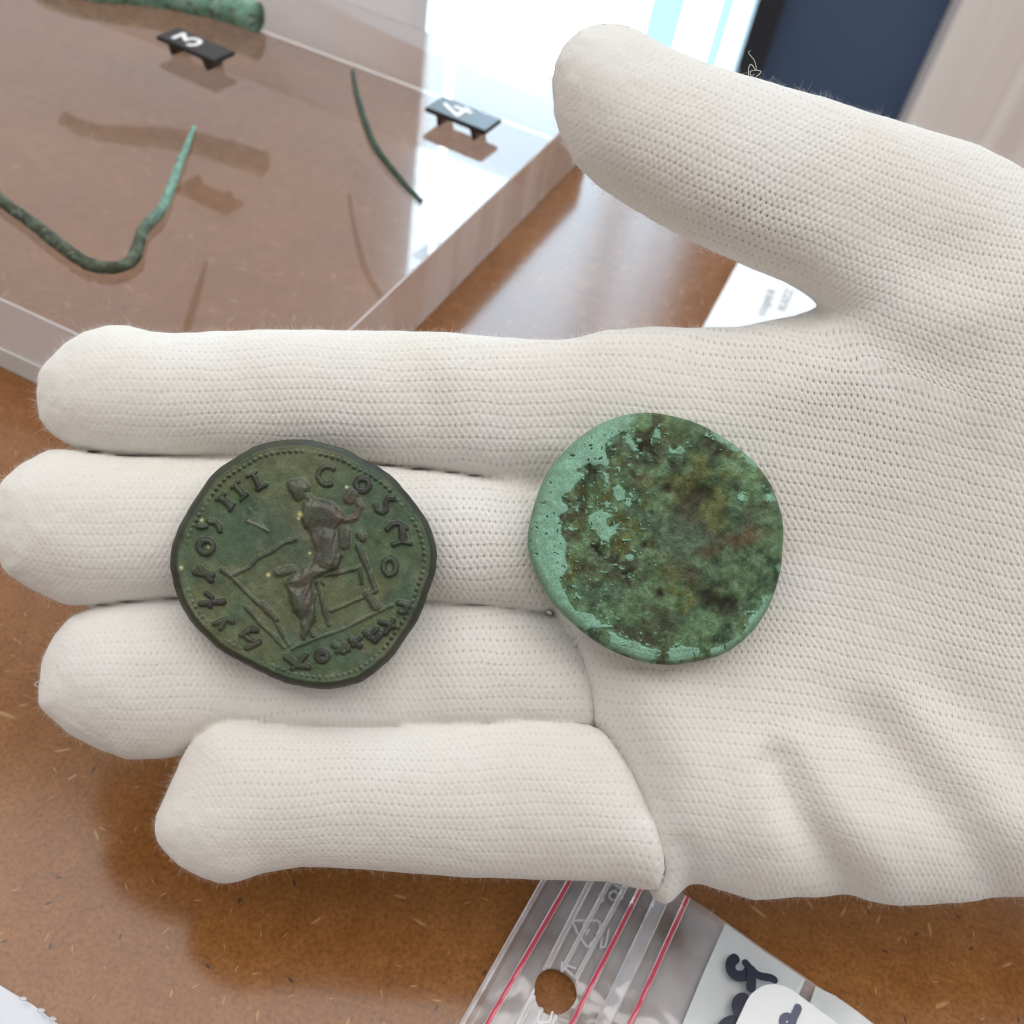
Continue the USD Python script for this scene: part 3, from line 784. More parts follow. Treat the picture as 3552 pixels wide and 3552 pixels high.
def surface_nets(V):
    s = V < 0
    nx, ny, nz = V.shape
    c8 = [s[i:nx - 1 + i, j:ny - 1 + j, k:nz - 1 + k] for i in (0, 1) for j in (0, 1) for k in (0, 1)]
    cnt = sum(c.astype(np.int8) for c in c8)
    act = np.argwhere((cnt > 0) & (cnt < 8))
    idx = np.full((nx - 1, ny - 1, nz - 1), -1, np.int32)
    idx[tuple(act.T)] = np.arange(len(act))
    offs = np.array([(i, j, k) for i in (0, 1) for j in (0, 1) for k in (0, 1)])
    val = np.stack([V[tuple((act + o).T)] for o in offs], 1)
    acc, num = np.zeros((len(act), 3)), np.zeros(len(act))
    for a in range(8):
        for b in range(a + 1, 8):
            if np.abs(offs[a] - offs[b]).sum() != 1:
                continue
            va, vb = val[:, a], val[:, b]
            cross = (va < 0) != (vb < 0)
            t = np.where(cross, va / np.where(cross, va - vb, 1), 0)
            acc += np.where(cross[:, None], offs[a] + t[:, None] * (offs[b] - offs[a]), 0)
            num += cross
    pts = act + acc / num[:, None]
    faces = []
    for ax in range(3):
        u, w_ = [(1, 2), (2, 0), (0, 1)][ax]
        lo = np.take(s, np.arange(s.shape[ax] - 1), ax)
        hi = np.take(s, np.arange(1, s.shape[ax]), ax)
        ed = np.argwhere(lo != hi)
        ed = ed[(ed[:, u] > 0) & (ed[:, w_] > 0) & (ed[:, u] < s.shape[u] - 1) & (ed[:, w_] < s.shape[w_] - 1)]
        du, dw = np.zeros(3, int), np.zeros(3, int)
        du[u], dw[w_] = 1, 1
        quad = np.stack([idx[tuple((ed - du - dw).T)], idx[tuple((ed - dw).T)], idx[tuple(ed.T)], idx[tuple((ed - du).T)]], 1)
        flip = ~s[tuple(ed.T)]
        quad[flip] = quad[flip][:, ::-1]
        faces.append(quad)
    return pts, np.vstack(faces)


# the hand runs out of the picture: close it at the wrist
VOL = np.maximum(VOL, ((gx - 1440) * 0.124)[:, None, None].astype(np.float32))
pts, quads = surface_nets(VOL)
hx, hy, hz = gx[0] + pts[:, 0] * STEP, gy[0] + pts[:, 1] * STEP, gz[0] + pts[:, 2] * ZSTEP
tri = np.vstack([quads[:, [0, 1, 2]], quads[:, [0, 2, 3]]])
hand_v = np.stack([(hx - 512) / F * hz, (hy - 512) / F * hz, hz], 1)      # mm, camera axes
edges = np.vstack([quads[:, [0, 1]], quads[:, [1, 2]], quads[:, [2, 3]], quads[:, [3, 0]]])
nv = len(hand_v)
adj = sparse.coo_matrix((np.ones(len(edges)), (edges[:, 0], edges[:, 1])), (nv, nv)).tocsr()
adj = ((adj + adj.T) > 0).astype(float)
deg = np.asarray(adj.sum(1)).ravel()
for lam in (0.5, -0.52, 0.35):
    hand_v = hand_v + lam * ((adj @ hand_v) / deg[:, None] - hand_v)
nrm = normals_of(hand_v, tri)
if (nrm[:, 2] * (hand_v[:, 2] - 129)).mean() < 0:
    tri = tri[:, ::-1]
    nrm = -nrm
# folds of the cloth
qx, qy = hx / Q, hy / Q
face = np.clip(-nrm[:, 2], 0, 1)
disp = np.zeros(nv)


def fold(line, amp, sig, sharp=1.0):
    global disp
    d = seg_dist(qx, qy, line)
    disp += amp * np.exp(-(d / sig) ** 2 / 2)


fold([(1470, 1440), (1500, 1520), (1550, 1610), (1600, 1690)], -1.7, 26)
fold([(1500, 1420), (1570, 1500), (1650, 1590), (1700, 1680)], 0.9, 34)
fold([(1640, 1370), (1720, 1460), (1800, 1560), (1870, 1680)], -1.3, 38)
fold([(1700, 1330), (1800, 1430), (1932, 1560)], 0.8, 45)
fold([(1560, 1330), (1640, 1370)], -0.5, 40)
fold([(1780, 1300), (1900, 1390), (2000, 1500)], -0.7, 40)
fold([(1400, 1440), (1440, 1540), (1470, 1650)], 0.6, 40)
fold([(1110, 1200), (1160, 1240), (1240, 1268)], -0.8, 16)
fold([(1090, 1290), (1130, 1390), (1190, 1500), (1230, 1620)], 0.5, 26)
fold([(1225, 1560), (1245, 1650), (1255, 1700)], 0.9, 14)
fold([(1290, 1600), (1310, 1680)], -0.7, 18)
fold([(1520, 600), (1640, 640), (1800, 700)], -0.7, 40)
fold([(1550, 560), (1700, 560), (1850, 590)], 0.4, 40)
fold([(1020, 900), (1100, 850), (1200, 800)], -0.35, 40)
fold([(760, 690), (800, 760), (800, 850)], -0.3, 40)
fold([(1800, 900), (1750, 1100), (1800, 1300)], -0.6, 90)
disp = disp * (0.25 + 0.75 * face)
disp += 0.35 * (fbm(hand_v / 9.0, 3, 31) - 0.5) + 0.22 * (fbm(hand_v / 2.6, 2, 33) - 0.5)
# uneven seams round the finger tips
tipw = sum(np.exp(-((qx - a) ** 2 + (qy - b) ** 2) / (2 * 95.0 ** 2)) for a, b in ((95, 720), (0, 990), (100, 1330), (310, 1590), (1100, 110)))
disp += np.clip(tipw, 0, 1) * 0.28 * (fbm(hand_v / 1.1, 2, 41) - 0.5)
hand_v = hand_v + nrm * disp[:, None]
nrm = normals_of(hand_v, tri)

# wales and courses: along and across each finger, fanning over the palm, following the thumb
MM = 0.124 * Q
CL = {'index': ([68, 300, 500, 800, 1000, 1350], [738, 743, 745, 752, 775, 770], 128), 'middle': ([0, 300, 600, 900, 1080], [995, 995, 1000, 1020, 1035], 138),
      'ring': ([70, 250, 500, 900, 1150], [1285, 1280, 1272, 1270, 1280], 145), 'pinky': ([295, 455, 700, 1000, 1250], [1540, 1505, 1502, 1503, 1530], 156)}
uvs, phi = [], []
sample = lambda a: ndimage.map_coordinates(a, [(hx - gx[0]) / STEP, (hy - gy[0]) / STEP], order=1, mode='nearest')
for name in OUT:
    e, zc, Tm, Rp = (sample(x) if np.ndim(x) else x for x in D2[name])
    phi.append(field(e, zc, Tm, Rp, hz))
    if name in CL:
        xs, ys, hw = CL[name]
        yc = np.interp(qx, xs, ndimage.gaussian_filter1d(np.array(ys, float), 0.5))
        th = np.arctan2((qy - yc) / hw, -(hz - zc) / Tm)
        flat = smoothstep(720, 1000, qx) * (nrm[:, 2] < 0)
        uvs.append(np.stack([qx * MM, (yc + hw * th * (1 - flat) + (qy - yc) * flat) * MM], 1))
    elif name == 'palm':
        fan = 0.27 * np.log1p(np.exp((qx - 1450) / 150)) * 150
        zside = np.maximum(hz - zc, 0) / MM
        uvs.append(np.stack([qx * MM, (qy - fan + np.sign(qy - 1100) * zside) * MM], 1))
    else:
        an = math.radians(21)
        dx, dy = qx - 1650, qy - 620
        al, ac = dx * math.cos(an) + dy * math.sin(an), -dx * math.sin(an) + dy * math.cos(an)
        hw, cen = 165, -185
        th = np.arcsin(np.clip((ac - cen) / 240, -1, 1)) * 240
        base = 620 - 0.27 * math.log1p(math.exp(200 / 150)) * 150
        uvs.append(np.stack([(1650 + al) * MM, (base + cen + th + 0.0 * ac) * MM], 1))
order = list(OUT)
phi = np.stack(phi, 1)
kap = np.full(len(order), 0.9)
wts = np.exp(-(phi - phi.min(1, keepdims=True)) / 1.1)
soft = np.clip((qx - 1490) * 0.75, 12, 230)
wt = (1 - smoothstep(-1, 1, (qy - 585 - 0.30 * np.maximum(qx - 1548, 0)) / soft)) * (1 - smoothstep(1600, 2150, qx))
ip, it = order.index('palm'), order.index('thumb')
both = np.maximum(wts[:, ip], wts[:, it])
wts[:, it], wts[:, ip] = both * wt, both * (1 - wt)
wts /= wts.sum(1, keepdims=True)
uv = sum(wts[:, i:i + 1] * uvs[i] for i in range(len(order)))
warp = np.stack([fbm(hand_v / 11, 2, 61), fbm(hand_v / 9, 3, 62)], 1) - 0.5
uv = uv + warp * [1.2, 1.8]
opn = 0.24 + 0.55 * np.exp(-(((qx - 1650) / 420) ** 2 + ((qy - 850) / 430) ** 2)) + 0.45 * np.exp(-(((qx - 1500) / 320) ** 2 + ((qy - 400) / 120) ** 2)) + 0.35 * np.exp(-(((qx - 850) / 330) ** 2 + ((qy - 790) / 120) ** 2)) + 0.25 * np.exp(-(((qx - 950) / 160) ** 2 + ((qy - 1060) / 200) ** 2))
opn *= 1.2 * (0.35 + 0.65 * face) * (1 - 0.75 * np.clip(tipw, 0, 1))
hand_w = (hand_v / 1000) @ R.T + EYE
hand_n = nrm @ R.T
gh = thing('gloved_hand', 'open palm in a white knitted cotton glove holding two coins', 'hand', deep(np.array(800.), np.array(600.), np.array(0.129)))
part(gh, 'glove', (hand_w, tri), 'knit', normals=hand_n, vec=np.c_[uv, opn])

# lint on the glove
prob = (0.2 + 1.0 * (1 - np.abs(nrm[:, 2])) ** 2) * (nrm[:, 2] < 0.5) * (hx < 1060) * (1 + 1.5 * np.clip(tipw, 0, 1))
pick = RNG.choice(nv, 60000, p=prob / prob.sum())
lint = []
up = np.array([0, -1, 0.0])
for i in pick:
    d = nrm[i] + RNG.normal(0, 0.7, 3)
    d /= np.linalg.norm(d)
    ln = RNG.gamma(2.2, 0.15)
    b = RNG.normal(0, 0.55, 3)
    p0 = hand_v[i] + RNG.uniform(-0.22, 0.22, 3)
    s = np.array([0, 0.35, 0.7, 1.0])[:, None]
    p = p0 + d * s * ln + b * (s ** 2) * ln - nrm[i] * 0.08
    lint.append((p / 1000) @ R.T + EYE)
curves(gh, 'lint', lint, 0.000016, 'lint', kind='stuff')


def thread(px, z, name, mat='lint', width=0.00006):
    px = spline(px, 40)
    zz = z + 0.0012 * (fbm(np.c_[px / 6, np.zeros(len(px))], 2, 3) - 0.5)
    curves(gh, name, [deep(px[:, 0], px[:, 1], zz)], width, mat)


thread(q([(1428, 155), (1412, 140), (1418, 122), (1426, 132), (1424, 116), (1417, 106), (1412, 98), (1417, 96)]), 0.1235, 'loose_thread', width=0.00007)
thread(q([(1436, 156), (1430, 142), (1436, 136), (1420, 133), (1424, 148)]), 0.1235, 'loose_thread', width=0.00007)
thread(P4([(60, 120), (150, 132), (220, 90), (320, 62), (420, 100)]), 0.126, 'loose_thread', width=0.00005)
thread(q([(1188, 52), (1182, 44), (1176, 40), (1172, 44), (1180, 54)]), 0.124, 'loose_thread', width=0.00016)
thread(q([(1143, 52), (1141, 44), (1142, 38)]), 0.124, 'loose_thread', mat='dark_lint', width=0.00010)
thread(q([(80, 1290), (72, 1286), (66, 1290), (74, 1296)]), 0.125, 'loose_thread', width=0.00014)

# ------------------------------------------------------------------ the coins
TOPZ = np.full(GX.shape, 1e3)
neg = VOL < 0
first = np.argmax(neg, 2)
hit = neg.any(2)
fz = gz[first]
prev = np.take_along_axis(VOL, np.maximum(first - 1, 0)[..., None], 2)[..., 0]
cur = np.take_along_axis(VOL, first[..., None], 2)[..., 0]
TOPZ[hit] = (fz - ZSTEP * (cur / np.minimum(cur - prev, -1e-6)))[hit]


def rest_plane(outline, tilt):
    """The lowest plane z = a + tx*(x-x0) + ty*(y-y0) (mm, per px) that lies on the glove under an outline."""
    m_ = inside(outline, GX, GY) & hit
    x0, y0 = outline.mean(0)
    res = TOPZ[m_] - tilt[0] * (GX[m_] - x0) - tilt[1] * (GY[m_] - y0)
    return np.percentile(res, 2.5), x0, y0


def coin_mesh(outline, thick, tilt, relief, nr=230, nt=760, rim=(0.955, 0.98, 0.995, 1.0, 1.0, 0.985, 0.95, 0.5, 0.0), rimz=(0.03, 0.12, 0.28, 0.55, 0.75, 0.95, 1, 1, 1)):
    """outline: picture px; tilt: depth per px; relief(px, py) -> height in mm. Vertices in mm, camera axes."""
    zb, x0, y0 = rest_plane(outline, tilt)
    ring = closed_spline(outline, nt)
    rho = np.r_[np.linspace(0, 0.94, nr), rim]
    drop = np.r_[np.zeros(nr), np.array(rimz) * thick]
    px = x0 + (ring[:, 0] - x0)[None] * rho[:, None]
    py = y0 + (ring[:, 1] - y0)[None] * rho[:, None]
    rel = np.zeros_like(px)
    rel[:nr + 1] = relief(px[:nr + 1], py[:nr + 1])
    z = zb - thick + tilt[0] * (px - x0) + tilt[1] * (py - y0) + drop[:, None] - rel
    v = np.stack([(px - 512) / F * z, (py - 512) / F * z, z], -1).reshape(-1, 3)
    n = len(rho)
    i, j = np.meshgrid(np.arange(n - 1), np.arange(nt), indexing='ij')
    a, b, c, d = i * nt + j, i * nt + (j + 1) % nt, (i + 1) * nt + (j + 1) % nt, (i + 1) * nt + j
    f = np.vstack([np.stack([a, b, c], -1).reshape(-1, 3), np.stack([a, c, d], -1).reshape(-1, 3)])
    f = f[(np.linalg.norm(np.cross(v[f[:, 1]] - v[f[:, 0]], v[f[:, 2]] - v[f[:, 0]]), axis=1) > 1e-9)]
    nn = normals_of(v, f)
    if nn[nt * 40:nt * 50, 2].mean() > 0:
        f = f[:, ::-1]
        nn = -nn
    return px.ravel(), py.ravel(), v, f, nn, np.repeat(rho, nt), np.repeat(np.arange(n), nt)


def split(thing_path, v, f, nn, col, ids, names, mats, body, body_mat):
    """One surface, handed out as parts: ids gives each vertex the part it shows (-1: the body)."""
    w_ = (v / 1000) @ R.T + EYE
    n_ = nn @ R.T
    fid = np.max(ids[f], axis=1)
    for k in range(-1, len(names)):
        sel = f[fid == k]
        if len(sel) == 0:
            continue
        uq, inv = np.unique(sel, return_inverse=True)
        part(thing_path, body if k < 0 else names[k], (w_[uq], inv.reshape(-1, 3)), body_mat if k < 0 else mats[k], normals=n_[uq], color=col[uq])


OUT1 = C4([(830, 137), (950, 140), (1080, 165), (1200, 205), (1310, 260), (1420, 320), (1510, 395), (1590, 480), (1660, 570), (1720, 670), (1765, 790), (1780, 870), (1770, 960), (1735, 1080), (1700, 1180), (1640, 1310), (1570, 1420), (1490, 1530), (1400, 1610), (1300, 1680), (1180, 1715), (1030, 1728), (930, 1715), (780, 1680), (640, 1615), (500, 1545), (370, 1460), (270, 1370), (190, 1270), (130, 1160), (95, 1060), (75, 960), (80, 870), (105, 770), (150, 650), (200, 560), (270, 455), (340, 360), (400, 310), (500, 245), (580, 195), (680, 160), (750, 145)])
K4 = 1024 / 3552 / 1.84                                    # px per unit of the C4 measurements
K7 = 1024 / 3552 / 3.864
el = lambda cx, cy, rx, ry: loop(cx, cy, rx, ry, 0, 360, 16)
# (part name, height mm, [(converter, width, points)], [polygons])
RELIEF = []


def letter(*strokes, h=0.30, name='letter'):
    RELIEF.append((name, h, strokes, []))


letter((Z7, 40, [(590, 900), (690, 825)]), (Z7, 58, [(650, 880), (765, 985)]), (Z7, 40, [(820, 955), (760, 1040)]))
letter((Z7, 40, [(790, 730), (870, 665)]), (Z7, 62, [(840, 710), (930, 835)]), (Z7, 40, [(985, 830), (910, 905)]))
letter((Z7, 40, [(1000, 585), (1120, 530)]), (Z7, 58, [(1080, 570), (1150, 720)]), (Z7, 40, [(1260, 700), (1130, 760)]))
letter((Z7, 48, [(345, 1270), (395, 1275), (450, 1260)]), (Z7, 55, [(480, 1195), (560, 1210), (610, 1260), (625, 1310)]))
letter((Z7, 62, el(440, 1530, 95, 85)))
letter((Z7, 34, [(1025, 1040), (1000, 1110), (980, 1190), (1110, 1240), (1270, 1325)]), h=0.16, name='control_mark')
letter((Z8, 58, [(410, 480), (360, 455), (290, 455), (225, 510), (205, 590), (250, 665), (310, 700), (370, 690)]))
letter((Z8, 58, el(800, 700, 90, 85)))
letter((Z8, 62, [(970, 975), (1000, 1045), (1060, 1075), (1120, 1030), (1115, 930), (1150, 880), (1210, 890)]))
letter((Z8, 50, [(1135, 1290), (1200, 1230), (1280, 1220), (1390, 1285)]), (Z8, 80, [(1340, 1290), (1345, 1440)]), (Z8, 50, [(1220, 1500), (1320, 1465), (1440, 1490)]))
letter((Z8, 58, el(1165, 1800, 85, 110)))
letter((C4, 30, [(235, 985), (340, 1000)]), (C4, 26, [(265, 960), (335, 1035)]))
letter((C4, 30, [(270, 1185), (410, 1170)]), (C4, 26, [(305, 1120), (345, 1150), (330, 1200)]))
letter((C4, 26, [(360, 1315), (435, 1280), (470, 1300)]), (C4, 24, [(395, 1345), (430, 1290)]))
letter((C4, 28, [(530, 1385), (590, 1345), (625, 1355)]), (C4, 26, [(560, 1400), (620, 1435)]), (C4, 28, [(560, 1465), (640, 1430)]))
letter((C4, 30, [(815, 1525), (880, 1580), (955, 1590)]), (C4, 26, [(880, 1580), (940, 1515)]), (C4, 26, [(850, 1600), (890, 1560)]))
letter((C4, 32, el(1045, 1520, 32, 28)))
letter((C4, 30, [(1120, 1450), (1180, 1490)]), (C4, 26, [(1140, 1490), (1190, 1450), (1210, 1480)]))
letter((C4, 30, [(1225, 1415), (1285, 1455)]), (C4, 26, [(1240, 1450), (1290, 1400)]))
letter((C4, 32, [(1320, 1370), (1380, 1420), (1415, 1380)]), (C4, 26, [(1340, 1400), (1390, 1350)]))
letter((C4, 28, [(1420, 1300), (1500, 1330)]), (C4, 26, [(1450, 1370), (1500, 1290)]))
letter((C4, 28, [(1535, 1180), (1590, 1195), (1570, 1240), (1540, 1235)]))
RELIEF.append(('exergue_line', 0.22, [(C4, 16, [(855, 1472), (1000, 1410), (1200, 1340), (1350, 1262), (1490, 1195)])], []))
RELIEF.append(('throne', 0.30, [(C4, 26, [(1270, 815), (1320, 930), (1370, 1055), (1385, 1100), (1340, 1130)]), (C4, 16, [(1060, 1005), (1180, 985), (1285, 955)]), (C4, 20, [(1285, 955), (1300, 1050)]),
                                (C4, 40, [(1335, 1130), (1390, 1205)]), (C4, 16, [(1100, 1232), (1200, 1192), (1320, 1140)]), (C4, 14, [(1040, 1045), (1055, 1060)])], []))
RELIEF.append(('staff', 0.24, [(C4, 20, [(870, 775), (800, 800), (720, 855), (640, 890), (580, 955), (460, 1010), (400, 965)]), (C4, 16, [(460, 1010), (560, 1115), (650, 1200), (740, 1290), (830, 1450)]),
                               (C4, 18, [(560, 1210), (650, 1320), (720, 1380), (800, 1465)]), (C4, 30, [(660, 1190), (750, 1290)])], []))
RELIEF.append(('seated_figure', 0.52, [
    (C4, 62, [(900, 430), (895, 480)]), (C4, 34, [(940, 490), (970, 520)]), (C4, 30, [(1190, 655), (1260, 635), (1290, 570), (1265, 520)]), (C4, 62, [(1225, 505), (1235, 490)]), (C4, 40, [(1285, 745), (1300, 760)]),
    (C4, 52, [(1185, 720), (1185, 800)]), (C4, 24, [(960, 1100), (920, 1250), (925, 1400)]), (C4, 18, [(1010, 1050), (1050, 1200), (1085, 1320)]), (C4, 18, [(1000, 1120), (960, 1240), (950, 1330)]), (C4, 26, [(940, 1290), (990, 1390)]),
    (C4, 40, [(760, 990), (850, 965)])],
    [C4([(815, 405), (850, 388), (940, 388), (975, 440), (965, 475), (920, 500), (885, 535), (850, 500), (820, 460)]),
     C4([(920, 530), (1000, 505), (1100, 530), (1180, 600), (1210, 650), (1150, 690), (1130, 710), (1160, 790), (1175, 880), (1155, 960), (1095, 990), (1000, 1020), (985, 1060), (1000, 1180), (1010, 1290), (960, 1395), (905, 1400), (900, 1290), (850, 1230), (825, 1120), (795, 1060), (850, 995), (920, 950), (980, 920), (995, 850), (960, 740), (900, 640)]),
     C4([(920, 530), (1000, 505), (1100, 530), (1180, 600), (1210, 650), (1150, 690), (1090, 700), (1010, 690), (930, 710), (900, 640)]),
     C4([(1010, 740), (1060, 700), (1120, 720), (1155, 800), (1168, 880), (1150, 955), (1090, 985), (1020, 960), (1000, 900), (1015, 830)]),
     C4([(795, 1060), (850, 1000), (920, 960), (990, 925), (1080, 965), (1060, 1000), (985, 1035), (950, 1070), (880, 1090)]),
     C4([(820, 1080), (880, 1085), (960, 1060), (985, 1150), (965, 1250), (900, 1292), (855, 1230), (832, 1140)]),
     C4([(900, 1300), (960, 1260), (990, 1180), (1005, 1280), (960, 1390), (910, 1400)])]))
OUT1 = closed_spline(OUT1, 150)
c1 = OUT1.mean(0)
OUT1 = c1 + (OUT1 - c1) * (1 + 0.022 * (fbm(np.c_[OUT1 / 16, np.zeros(150)], 3, 59) - 0.5))[:, None]
inset = lambda k: c1 + (OUT1 - c1) * k
bead_ring = closed_spline(c1 + (inset(0.905) - c1), 118)
UNIT = {id(C4): K4, id(Z7): K7, id(Z8): K7}


def relief1(px, py, want_ids=False):
    rel, ids = np.zeros(px.shape), np.full(px.shape, -1)
    wob = np.stack([px, py, 0 * px], -1)
    wob = 1.5 * (fbm(wob / 4.5, 2, 55) - 0.5) + 1.2 * (fbm(wob / 14, 2, 56) - 0.5)
    for k, (nm, h, strokes, polys) in enumerate(RELIEF):
        d, lobe = np.full(px.shape, 1e9), np.zeros(px.shape)
        for conv, wd, pts in strokes:
            d = np.minimum(d, seg_dist(px, py, conv(pts)) - wd * (0.74 if nm == 'letter' else 0.86) * UNIT[id(conv)])
        for pl in polys:
            dd = seg_dist(px, py, pl, True)
            dd = np.where(inside(pl, px, py), -dd, dd)
            lobe = np.maximum(lobe, 0.50 * smoothstep(1.0, -9, dd + wob)) if pl is not polys[1] else lobe
            d = np.minimum(d, dd)
        d = d + wob
        soft = 4.0 if polys else 2.1 if nm == 'letter' else 3.2
        r = 1.5 * h * smoothstep(0.9, -soft, d)
        if polys:
            r = 0.6 * r + lobe + 0.05 * np.sin(px * 0.8 + py * 0.3 + 3 * fbm(np.stack([px, py, 0 * px], -1) / 14, 2, 57)) * smoothstep(0, -3, d)
        ids = np.where((r > rel) & (d < 0.25), k, ids)
        rel = np.maximum(rel, r)
    d = np.min([np.hypot(px - a, py - b) for a, b in bead_ring], axis=0)
    r = 0.26 * smoothstep(2.5, 0.9, d) * smoothstep(0.34, 0.56, fbm(np.stack([px, py, 0 * px], -1) / 32 + 3.3, 2, 58) + 0.12 * smoothstep(c1[1], c1[1] - 90, py))
    nb = len(RELIEF)
    ids = np.where((r > rel) & (d < 2.2), nb, ids)
    rel = np.maximum(rel, r)
    p3 = np.stack([px, py, np.zeros_like(px)], -1)
    rr = np.hypot(px - c1[0], py - c1[1]) / 128
    base = 0.40 * (fbm(p3 / 26, 3, 51) - 0.5) + 0.07 * (fbm(p3 / 5, 3, 52) - 0.5) + 0.22 * smoothstep(0.90, 0.99, rr)
    wear = 0.55 + 0.6 * fbm(p3 / 30, 2, 53)
    return (base + rel * wear, ids, rel) if want_ids else base + rel * wear


px, py, v, f, nn, rho, row = coin_mesh(OUT1, 3.0, (0.004, -0.006), relief1)
body_rows = rho.copy()
_, ids, rel = relief1(px, py, True)
under = row >= 230
ids[under] = -1
rel[under] = 0
p3 = np.stack([px, py, np.zeros_like(px)], -1)
n1, n2, n3, n4 = (fbm(p3 / s, 4, sd)[:, None] for s, sd in ((60, 61), (26, 62), (9, 63), (34, 64)))
field_c = np.array([0.108, 0.158, 0.084]) * (1 - smoothstep(0.42, 0.6, n1)) + np.array([0.152, 0.176, 0.090]) * smoothstep(0.42, 0.6, n1)
teal = smoothstep(0.50, 0.64, n4)
field_c = field_c * (1 - 0.5 * teal) + np.array([0.080, 0.135, 0.092]) * 0.5 * teal
lb_ = np.exp(-(((px - C4([(640, 700)])[0][0]) / 30) ** 2 + ((py - C4([(640, 700)])[0][1]) / 28) ** 2))[:, None]
field_c = field_c * (1 - 0.7 * lb_) + np.array([0.072, 0.130, 0.100]) * 0.7 * lb_
field_c *= 0.50 + 0.48 * n3
ochre = smoothstep(0.66, 0.72, n2)
field_c = field_c * (1 - 0.22 * ochre) + np.array([0.22, 0.19, 0.12]) * 0.22 * ochre
dark = np.array([0.036, 0.036, 0.031]) * (0.75 + 0.5 * n3)
ochre = None
stick = np.isin(ids, [k for k, e_ in enumerate(RELIEF) if e_[0] in ('throne', 'staff', 'exergue_line', 'control_mark')])
worn = np.where(stick, 0.62, 1.0)[:, None] * np.clip(rel / 0.26, 0, 1)[:, None] * (0.65 + 0.35 * smoothstep(0.35, 0.6, n2))
fig = (ids == len(RELIEF) - 1)[:, None]
col = field_c * (1 - worn) + np.where(fig, np.array([0.070, 0.075, 0.056]) * (0.5 + 1.0 * n3), dark) * worn
redd = smoothstep(0.56, 0.66, n4) * fig
col = col * (1 - 0.35 * redd) + np.array([0.11, 0.07, 0.055]) * 0.35 * redd
edge_d = seg_dist(px, py, OUT1, True)
rimm = smoothstep(10 + 16 * (n2[:, 0] - 0.5), 2.0, edge_d + 3 * (n3[:, 0] - 0.5))[:, None]
rimm = rimm * (0.45 + 0.65 * smoothstep(0.40, 0.58, n4))
rimm = np.maximum(rimm, under[:, None] * (0.75 + 0.25 * n3))
col = col * (1 - rimm * 0.9) + np.array([0.034, 0.035, 0.031]) * (0.7 + 0.6 * n3) * rimm * 0.9
for a, b, rr in ((905, 615, 2.0), (895, 640, 1.4), (700, 1000, 1.7), (965, 862, 1.2), (145, 955, 1.5), (275, 650, 1.6), (318, 822, 1.2), (1200, 440, 1.3)):
    cx, cy = C4([(a, b)])[0]
    g = (np.exp(-((px - cx) ** 2 + (py - cy) ** 2) / (2 * (rr * 0.8) ** 2)) * (0.6 + 0.8 * n3[:, 0])).clip(0, 1)[:, None]
    col = col * (1 - g) + np.array([0.62, 0.56, 0.27]) * g
names = [r[0] for r in RELIEF] + ['beading']
coin1 = thing('coin', 'dark green bronze coin with a seated figure and lettering, on the fingers', 'coin', (v.mean(0) / 1000) @ R.T + EYE)
split(coin1, v, f, nn, col, ids, names, ['worn_patina'] * len(names), 'flan', 'bronze_patina')

